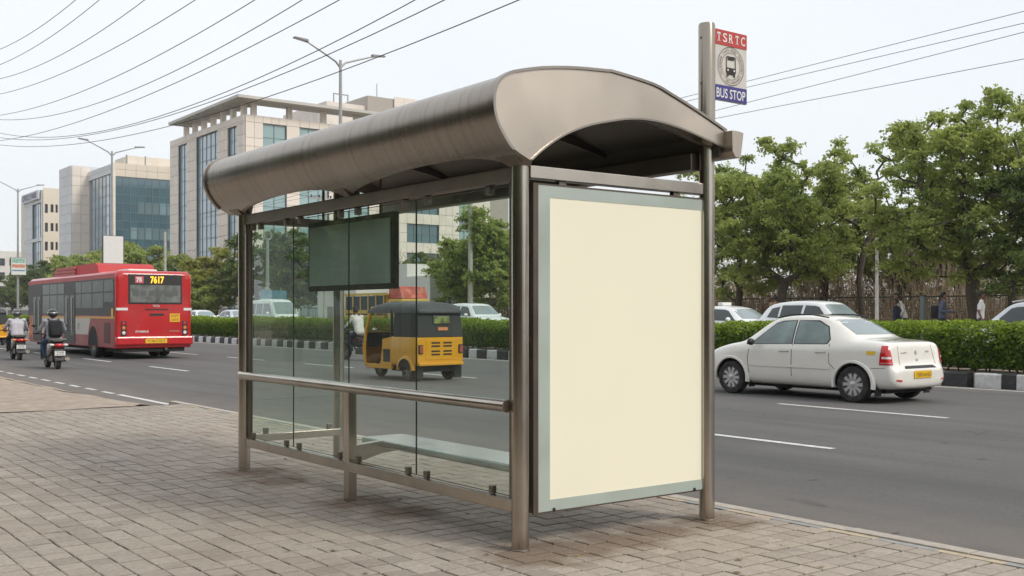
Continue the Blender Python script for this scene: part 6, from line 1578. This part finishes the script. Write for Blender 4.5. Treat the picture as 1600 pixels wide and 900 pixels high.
def walk(st=.0, arm=.0, bend=0., headturn=(0, 1, 0)):
    y = bend
    return dict(pelvis=(0, 0, .94), chest=(0, .02+y*.6, 1.30), neck=(0, .03+y, 1.50), head=(0, .05+y*1.15, 1.635), face=headturn,
        sh_l=(-.19, .02+y*.8, 1.43), sh_r=(.19, .02+y*.8, 1.43), el_l=(-.24, -.06+arm*.5+y*.5, 1.14), el_r=(.24, -.04-arm*.5+y*.5, 1.14), wr_l=(-.23, .04+arm+y*.5, .90), wr_r=(.23, .08-arm+y*.5, .90),
        hip_l=(-.09, 0, .90), hip_r=(.09, 0, .90), kn_l=(-.10, .10+st*.5, .50), kn_r=(.10, .06-st*.4, .50), an_l=(-.10, st, .09), an_r=(.10, -st, .10), toe_l=(-.11, st+.16, .035), toe_r=(.11, -st+.15, .035))
def rider(lean=.05, bar=(.29, .62, 1.02), foot=(.15, .30, .33), seat=.80, knee=(.20, .42, .74)):
    return dict(pelvis=(0, 0, seat+.09), chest=(0, lean+.02, seat+.44), neck=(0, lean*1.8+.03, seat+.64), head=(0, lean*2+.05, seat+.775), face=(0, 1, 0),
        sh_l=(-.19, lean*1.5, seat+.575), sh_r=(.19, lean*1.5, seat+.575), el_l=(-.30, .26, seat+.32), el_r=(.30, .26, seat+.32), wr_l=(-bar[0], bar[1]-.09, bar[2]+.03), wr_r=(bar[0], bar[1]-.09, bar[2]+.03),
        hand_l=(0, 1, -.1), hand_r=(0, 1, -.1), hip_l=(-.10, .02, seat+.07), hip_r=(.10, .02, seat+.07), kn_l=(-knee[0], knee[1], knee[2]), kn_r=knee, an_l=(-foot[0], foot[1], foot[2]), an_r=foot,
        toe_l=(-foot[0]-.02, foot[1]+.17, foot[2]-.05), toe_r=(foot[0]+.02, foot[1]+.17, foot[2]-.05))
def cloth(n, c, **k): return mat(n, c, .85, 0, .10, 7, bump=.15, bscale=18, **k)

def scooter(label, loc, rz, col, scale=1, motor=False, group='two-wheelers on the road', tailbig=False):
    """origin under the rider's seat; +Y forward"""
    T = thing('motorcycle' if motor else 'scooter', label, 'motorcycle' if motor else 'scooter', loc, rz, group, scale)
    r_ = .29 if motor else .23; yr, yf = (-.52, .78) if motor else (-.42, .82)
    GREY = mat('scooter_grey_plastic', (.16, .15, .15), .4, 0, .1, 6)
    for nm, y in (('rear', yr), ('front', yf)): wheel(T, 0, y, r_, .10, -1, 6, mat('dusty_rim', (.25, .23, .20), .6, .3, .2, 8), rimr=.66)
    def shell(m_):
        rows = []
        pr = [(-.62, .06, .60, .68), (-.56, .12, .50, .74), (-.35, .155, .38, .77), (-.05, .165, .34, .78), (.12, .15, .30, .70), (.20, .11, .27, .50)] if not motor else \
             [(-.70, .05, .68, .76), (-.55, .09, .60, .78), (-.25, .12, .48, .77), (.0, .13, .42, .80), (.22, .14, .45, .92), (.42, .12, .55, .95), (.55, .06, .70, .90)]
        for y, w_, z0, z1 in pr: rows.append([(p[0], y, p[1]) for p in rrect(w_, z0, z1, min(.07, w_*.9), min(.07, w_*.9), 4)])
        m_.grid(rows, closed=True); n = len(rows[0]); m_.add(rows[0], [tuple(range(n))]); m_.add(rows[-1], [tuple(range(n))])
    b = part('body_shell', shell, col, T, smooth=50)
    bx('seat', (-.13, -.48, .76), (.13, .20, .845), BLACK, T, ch=.035)
    tb('grab_rail', [(-.14, -.30, .80), (-.15, -.55, .86), (0, -.66, .87), (.15, -.55, .86), (.14, -.30, .80)], .017, mat('grab_grey', (.30, .28, .25), .4, .4, .1), T, n=8)
    tl = part('tail_lamp', lambda m_: m_.ell((0, -.61, .69), (.10, .05, .055)), REDL, T, smooth=60)
    for sg in (-1, 1): part('indicator', lambda m_: m_.ell((sg*.145, -.57, .70), (.055, .045, .04)), CLEARL if not tailbig else AMBER, T, smooth=60)
    part('rear_mudguard', lambda m_: m_.prism([(-.60, .58), (-.40, .55), (-.52, .30), (-.72, .26), (-.70, .34)], 'x', -.09, .09), BLACK, T)
    pl_ = bx('number_plate', (-.11, -.735, .40), (.11, -.722, .53), WPLATE, T); bx('plate_bracket', (-.05, -.722, .36), (.05, -.62, .50), BLACK, T)
    part('plate_lettering', lambda m_: (m_.text('TS08', Matrix.Translation((0, -.738, .495)) @ Matrix.Rotation(R(90), 4, 'X'), .06, .15), m_.text('4172', Matrix.Translation((0, -.738, .435)) @ Matrix.Rotation(R(90), 4, 'X'), .06, .15)), INK, pl_)
    tb('exhaust_muffler', [(.17, -.62, .30), (.17, -.25, .25), (.13, .05, .24)], [.055, .055, .025], STEELD, T, n=12)
    bx('engine', (-.12, -.35, .20), (.12, .10, .40), mat('engine_grey', (.09, .085, .08), .6, .4, .2, 10), T, ch=.03)
    if not motor:
        bx('footboard', (-.17, .12, .24), (.17, .58, .29), GREY, T, ch=.01)
        part('front_apron', lambda m_: m_.grid([[(-.20, .52, .26), (-.10, .60, .26), (0, .62, .26), (.10, .60, .26), (.20, .52, .26)], [(-.20, .56, .60), (-.10, .66, .60), (0, .69, .60), (.10, .66, .60), (.20, .56, .60)], [(-.14, .54, .92), (-.07, .60, .94), (0, .62, .95), (.07, .60, .94), (.14, .54, .92)]]), col, T, smooth=60)
    else:
        tb('frame_tube', [(0, .55, .92), (0, .30, .40), (0, -.1, .30)], .025, BLACK, T, n=8)
        for sg in (-1, 1): tb('foot_peg', [(sg*.1, .20, .30), (sg*.2, .20, .30)], .015, BLACK, T, n=6)
    hz_ = 1.02 if not motor else 1.0
    tb('handlebar', [(-.36, .50, hz_), (-.20, .56, hz_-.01), (0, .57, hz_-.05), (.20, .56, hz_-.01), (.36, .50, hz_)], .016, BLACK, T, n=8)
    part('headlamp', lambda m_: m_.ell((0, .64, hz_-.08), (.12, .09, .09)), col, T, smooth=60)
    for sg in (-1, 1):
        tb('fork', [(sg*.07, yf, r_), (sg*.06, .60, hz_-.15)], .02, STEELD, T, n=8)
        tb('mirror_stalk', [(sg*.24, .54, hz_), (sg*.33, .56, hz_+.20)], .007, BLACK, T, n=6); part('mirror', lambda m_: m_.ell((sg*.34, .56, hz_+.23), (.055, .02, .04)), BLACK, T, smooth=60)
        tb('shock_absorber', [(sg*.11, yr, r_), (sg*.11, -.30, .58)], .02, STEELD, T, n=8)
    part('front_mudguard', lambda m_: m_.grid([[(x_, yf+(r_+.03)*math.cos(R(a)), r_+(r_+.03)*math.sin(R(a))) for a in range(10, 181, 17)] for x_ in (-.06, 0, .06)]), col, T, smooth=60)
    return T
MAROON = mat('scooter_maroon_black', (.030, .012, .014), .25, 0, .1, 4, coat=.5); BLKP = mat('bike_black_paint', (.018, .018, .02), .25, 0, .1, 4, coat=.5)
s1 = (8.12, 32.95, -.12); s2 = (8.62, yAt(27, 8.62), -.12); s3 = (17.9, yAt(562, 17.9), -.12)
sc1 = scooter('dark maroon scooter nearest the footpath, ridden by someone with a backpack', s1, R(-2), MAROON)
sc2 = scooter('black scooter with bright red tail lamp at the left picture edge', s2, R(-3), BLKP, tailbig=True)
scooter('black motorcycle ahead of the auto rickshaw, seen through the glass', s3, R(6), BLKP, 1.05, motor=True)
RG = 'riders on two-wheelers'
for o_ in (sc1, sc2): o_.scale = (1.3, 1.04, 1.0)
person('rider in grey shirt, jeans and black backpack on the nearer scooter', s1, R(-2), rider(.06), cloth('grey_shirt', (.30, .31, .34)), cloth('blue_jeans', (.035, .075, .15)), hair=False, helmet=mat('black_helmet', (.015, .015, .017), .25, 0, .1, 5, coat=.5), backpack=cloth('black_backpack', (.018, .018, .022)), group=RG).scale = (1.17, 1.05, 1.0)
person('helmeted rider in pale lilac grey shirt on the left scooter', s2, R(-3), rider(.03), cloth('lilac_grey_shirt', (.52, .51, .56)), cloth('black_trousers', (.018, .018, .02)), hair=False, helmet=mat('dark_grey_helmet', (.04, .045, .05), .3, 0, .1, 5, coat=.5), group=RG).scale = (1.17, 1.05, 1.0)
person('rider in white shirt on the motorcycle beside the auto rickshaw', s3, R(6), rider(.10, (.29, .60, 1.0), (.16, .22, .40), .84, (.21, .40, .72)), cloth('white_shirt', (.62, .60, .57)), cloth('navy_trousers', (.03, .035, .06)), sleeve='full', scale=1.05, group=RG)
PG = 'pedestrians on the far footpath'
def ped(px, X, label, face, pose, shirt, tr, **k):
    return person(label, (X, yAt(px, X), .36), face, pose, shirt, tr, group=PG, **{'scale': 1.06, **k})
# facing right in the picture is towards -Y / +X
fr = R(-155)
ped(1413, 35.4, 'pedestrian in white shirt leaning forward, leftmost group by the green post', R(40), walk(.05, .1, .16), cloth('cream_shirt', (.66, .62, .56)), cloth('dark_trousers', (.03, .03, .032)))
ped(1402, 35.0, 'pedestrian in navy top standing close to the white-shirted one', R(10), walk(.02, .0), cloth('navy_top', (.018, .02, .045)), cloth('dark_trousers', (.03, .03, .032)), scale=.94)
ps = walk(.12, .12); ps['wr_r'] = (.22, .42, 1.10); ps['bag'] = (-.22, -.16, 1.10)
ped(1472, 35.0, 'pedestrian in grey blue shirt with a dark bag, walking right', R(-140), ps, cloth('grey_blue_shirt', (.095, .105, .16)), cloth('dark_trousers', (.03, .03, .032)), bag=cloth('dark_bag', (.02, .02, .025)))
ped(1532, 34.8, 'pedestrian in bright white shirt standing in front of the thick trunk', R(-150), walk(.06, .05), cloth('bright_white_shirt', (.74, .74, .75)), cloth('grey_trousers', (.08, .08, .085)), sleeve='half')
ped(1212, 35.4, 'pedestrian in tan shirt behind the white estate car roof', R(-30), walk(.06, .05), cloth('tan_shirt', (.36, .25, .16)), cloth('dark_trousers', (.03, .03, .032)))
ped(1200, 36.0, 'dark-haired pedestrian in brown shirt between taxi and estate car', R(150), walk(.1, .1), cloth('brown_shirt', (.12, .07, .045)), cloth('dark_trousers', (.03, .03, .032)))

# ================================================================== THE SIDE OF THE STREET BEHIND THE CAMERA (outside the picture; fills the reflections)
OBS = (-13, 10, 0)
SB = thing('shop_row', 'row of plain low shop buildings behind the near footpath', 'building', OBS)
WARM = mat('ochre_render', (.34, .27, .20), .85, 0, .12, .5, dirt=(.22, .18, .14), dscale=.5, dfac=.5); SHUT = mat('brown_shutter', (.13, .10, .08), .6, .2, .1)
for k, (y0, y1, h_) in enumerate(((-90, -70, 9), (-69.9, -48, 11), (-47.9, -26.1, 8), (-26, -12, 7), (-11.9, 2, 9.5), (2.1, 15, 7.5), (15.1, 30, 10.5), (30.1, 46, 8))):
    wl = bx('wall', (-22, y0, -.1), (-12-.6*(k % 2), y1, h_), WARM, SB, OBS)
    yy_ = y0+1
    while yy_ < y1-3: bx('shutter', (-12.05-.6*(k % 2), yy_, .1), (-11.9-.6*(k % 2), yy_+2.6, 2.8), SHUT, wl, OBS); bx('window', (-12.05-.6*(k % 2), yy_+.4, 4.2), (-11.9-.6*(k % 2), yy_+2.0, 5.8), DWIN, wl, OBS); yy_ += 3.4
    bx('awning', (-12-.6*(k % 2), y0+.5, 3.0), (-10.4, y1-.5, 3.12), SHUT, wl, OBS)
for k, (x_, y_, s_) in enumerate(((-6.5, 4, 1.0), (-7.5, 12, 1.15), (-7, 21, .95), (-6.5, 31, 1.1), (-7, -6, 1.0))):
    (TA if k % 2 else TB).place('footpath_tree', ['green tree on the near footpath behind the camera', 'second green tree on the near footpath past the first', 'third green tree on the near footpath', 'farthest green tree on the near footpath', 'green tree on the near footpath at the back'][k], (x_, y_, -.02), LEAFD, rz=k*1.3, scale=s_)

for k, (x_, y_, s_) in enumerate(((-6.5, -16, 1.1), (-7.5, -27, 1.2), (-6, -40, 1.1), (-7, -54, 1.2), (37.5, 8.5, 1.0), (38, -4, 1.1), (37.5, -14, 1.0), (38, -25, 1.1), (37, -37, 1.0), (38, -50, 1.1), (8, -75, 1.3), (16, -82, 1.3))):
    (TA if k % 2 else TB).place('street_tree', ('green street tree on the near footpath outside the picture, %s' % ['nearest behind the camera', 'second behind the camera', 'third behind the camera', 'fourth behind the camera'][k]) if k < 4 else ('green street tree outside the picture across the road, %s' % ['just past the right edge', 'second past the right edge', 'third past the right edge', 'fourth past the right edge', 'fifth past the right edge', 'sixth past the right edge', 'at the road end behind', 'beside the one at the road end'][k-4]), (x_, y_, -.02 if x_ < 20 else .3), LEAFD, rz=k*1.3, scale=s_)

# ================================================================== HAZE: thin dusty air round the whole scene
hb = MB(); hb.box((-120, -120, -1.6), (320, 640, 60))
hz_m = bpy.data.materials.new('dusty_air'); hz_m.use_nodes = True; n_ = hz_m.node_tree.nodes; n_.remove(n_['Principled BSDF'])
pv = n_.new('ShaderNodeVolumePrincipled'); pv.inputs['Density'].default_value = .00036; pv.inputs['Color'].default_value = (.93, .95, .97, 1); pv.inputs['Anisotropy'].default_value = .2
hz_m.node_tree.links.new(pv.outputs[0], n_['Material Output'].inputs['Volume'])
hzo = hb.build('haze', hz_m, None, kind='stuff'); hzo['label'] = 'thin dusty haze in the air'; hzo['category'] = 'haze'
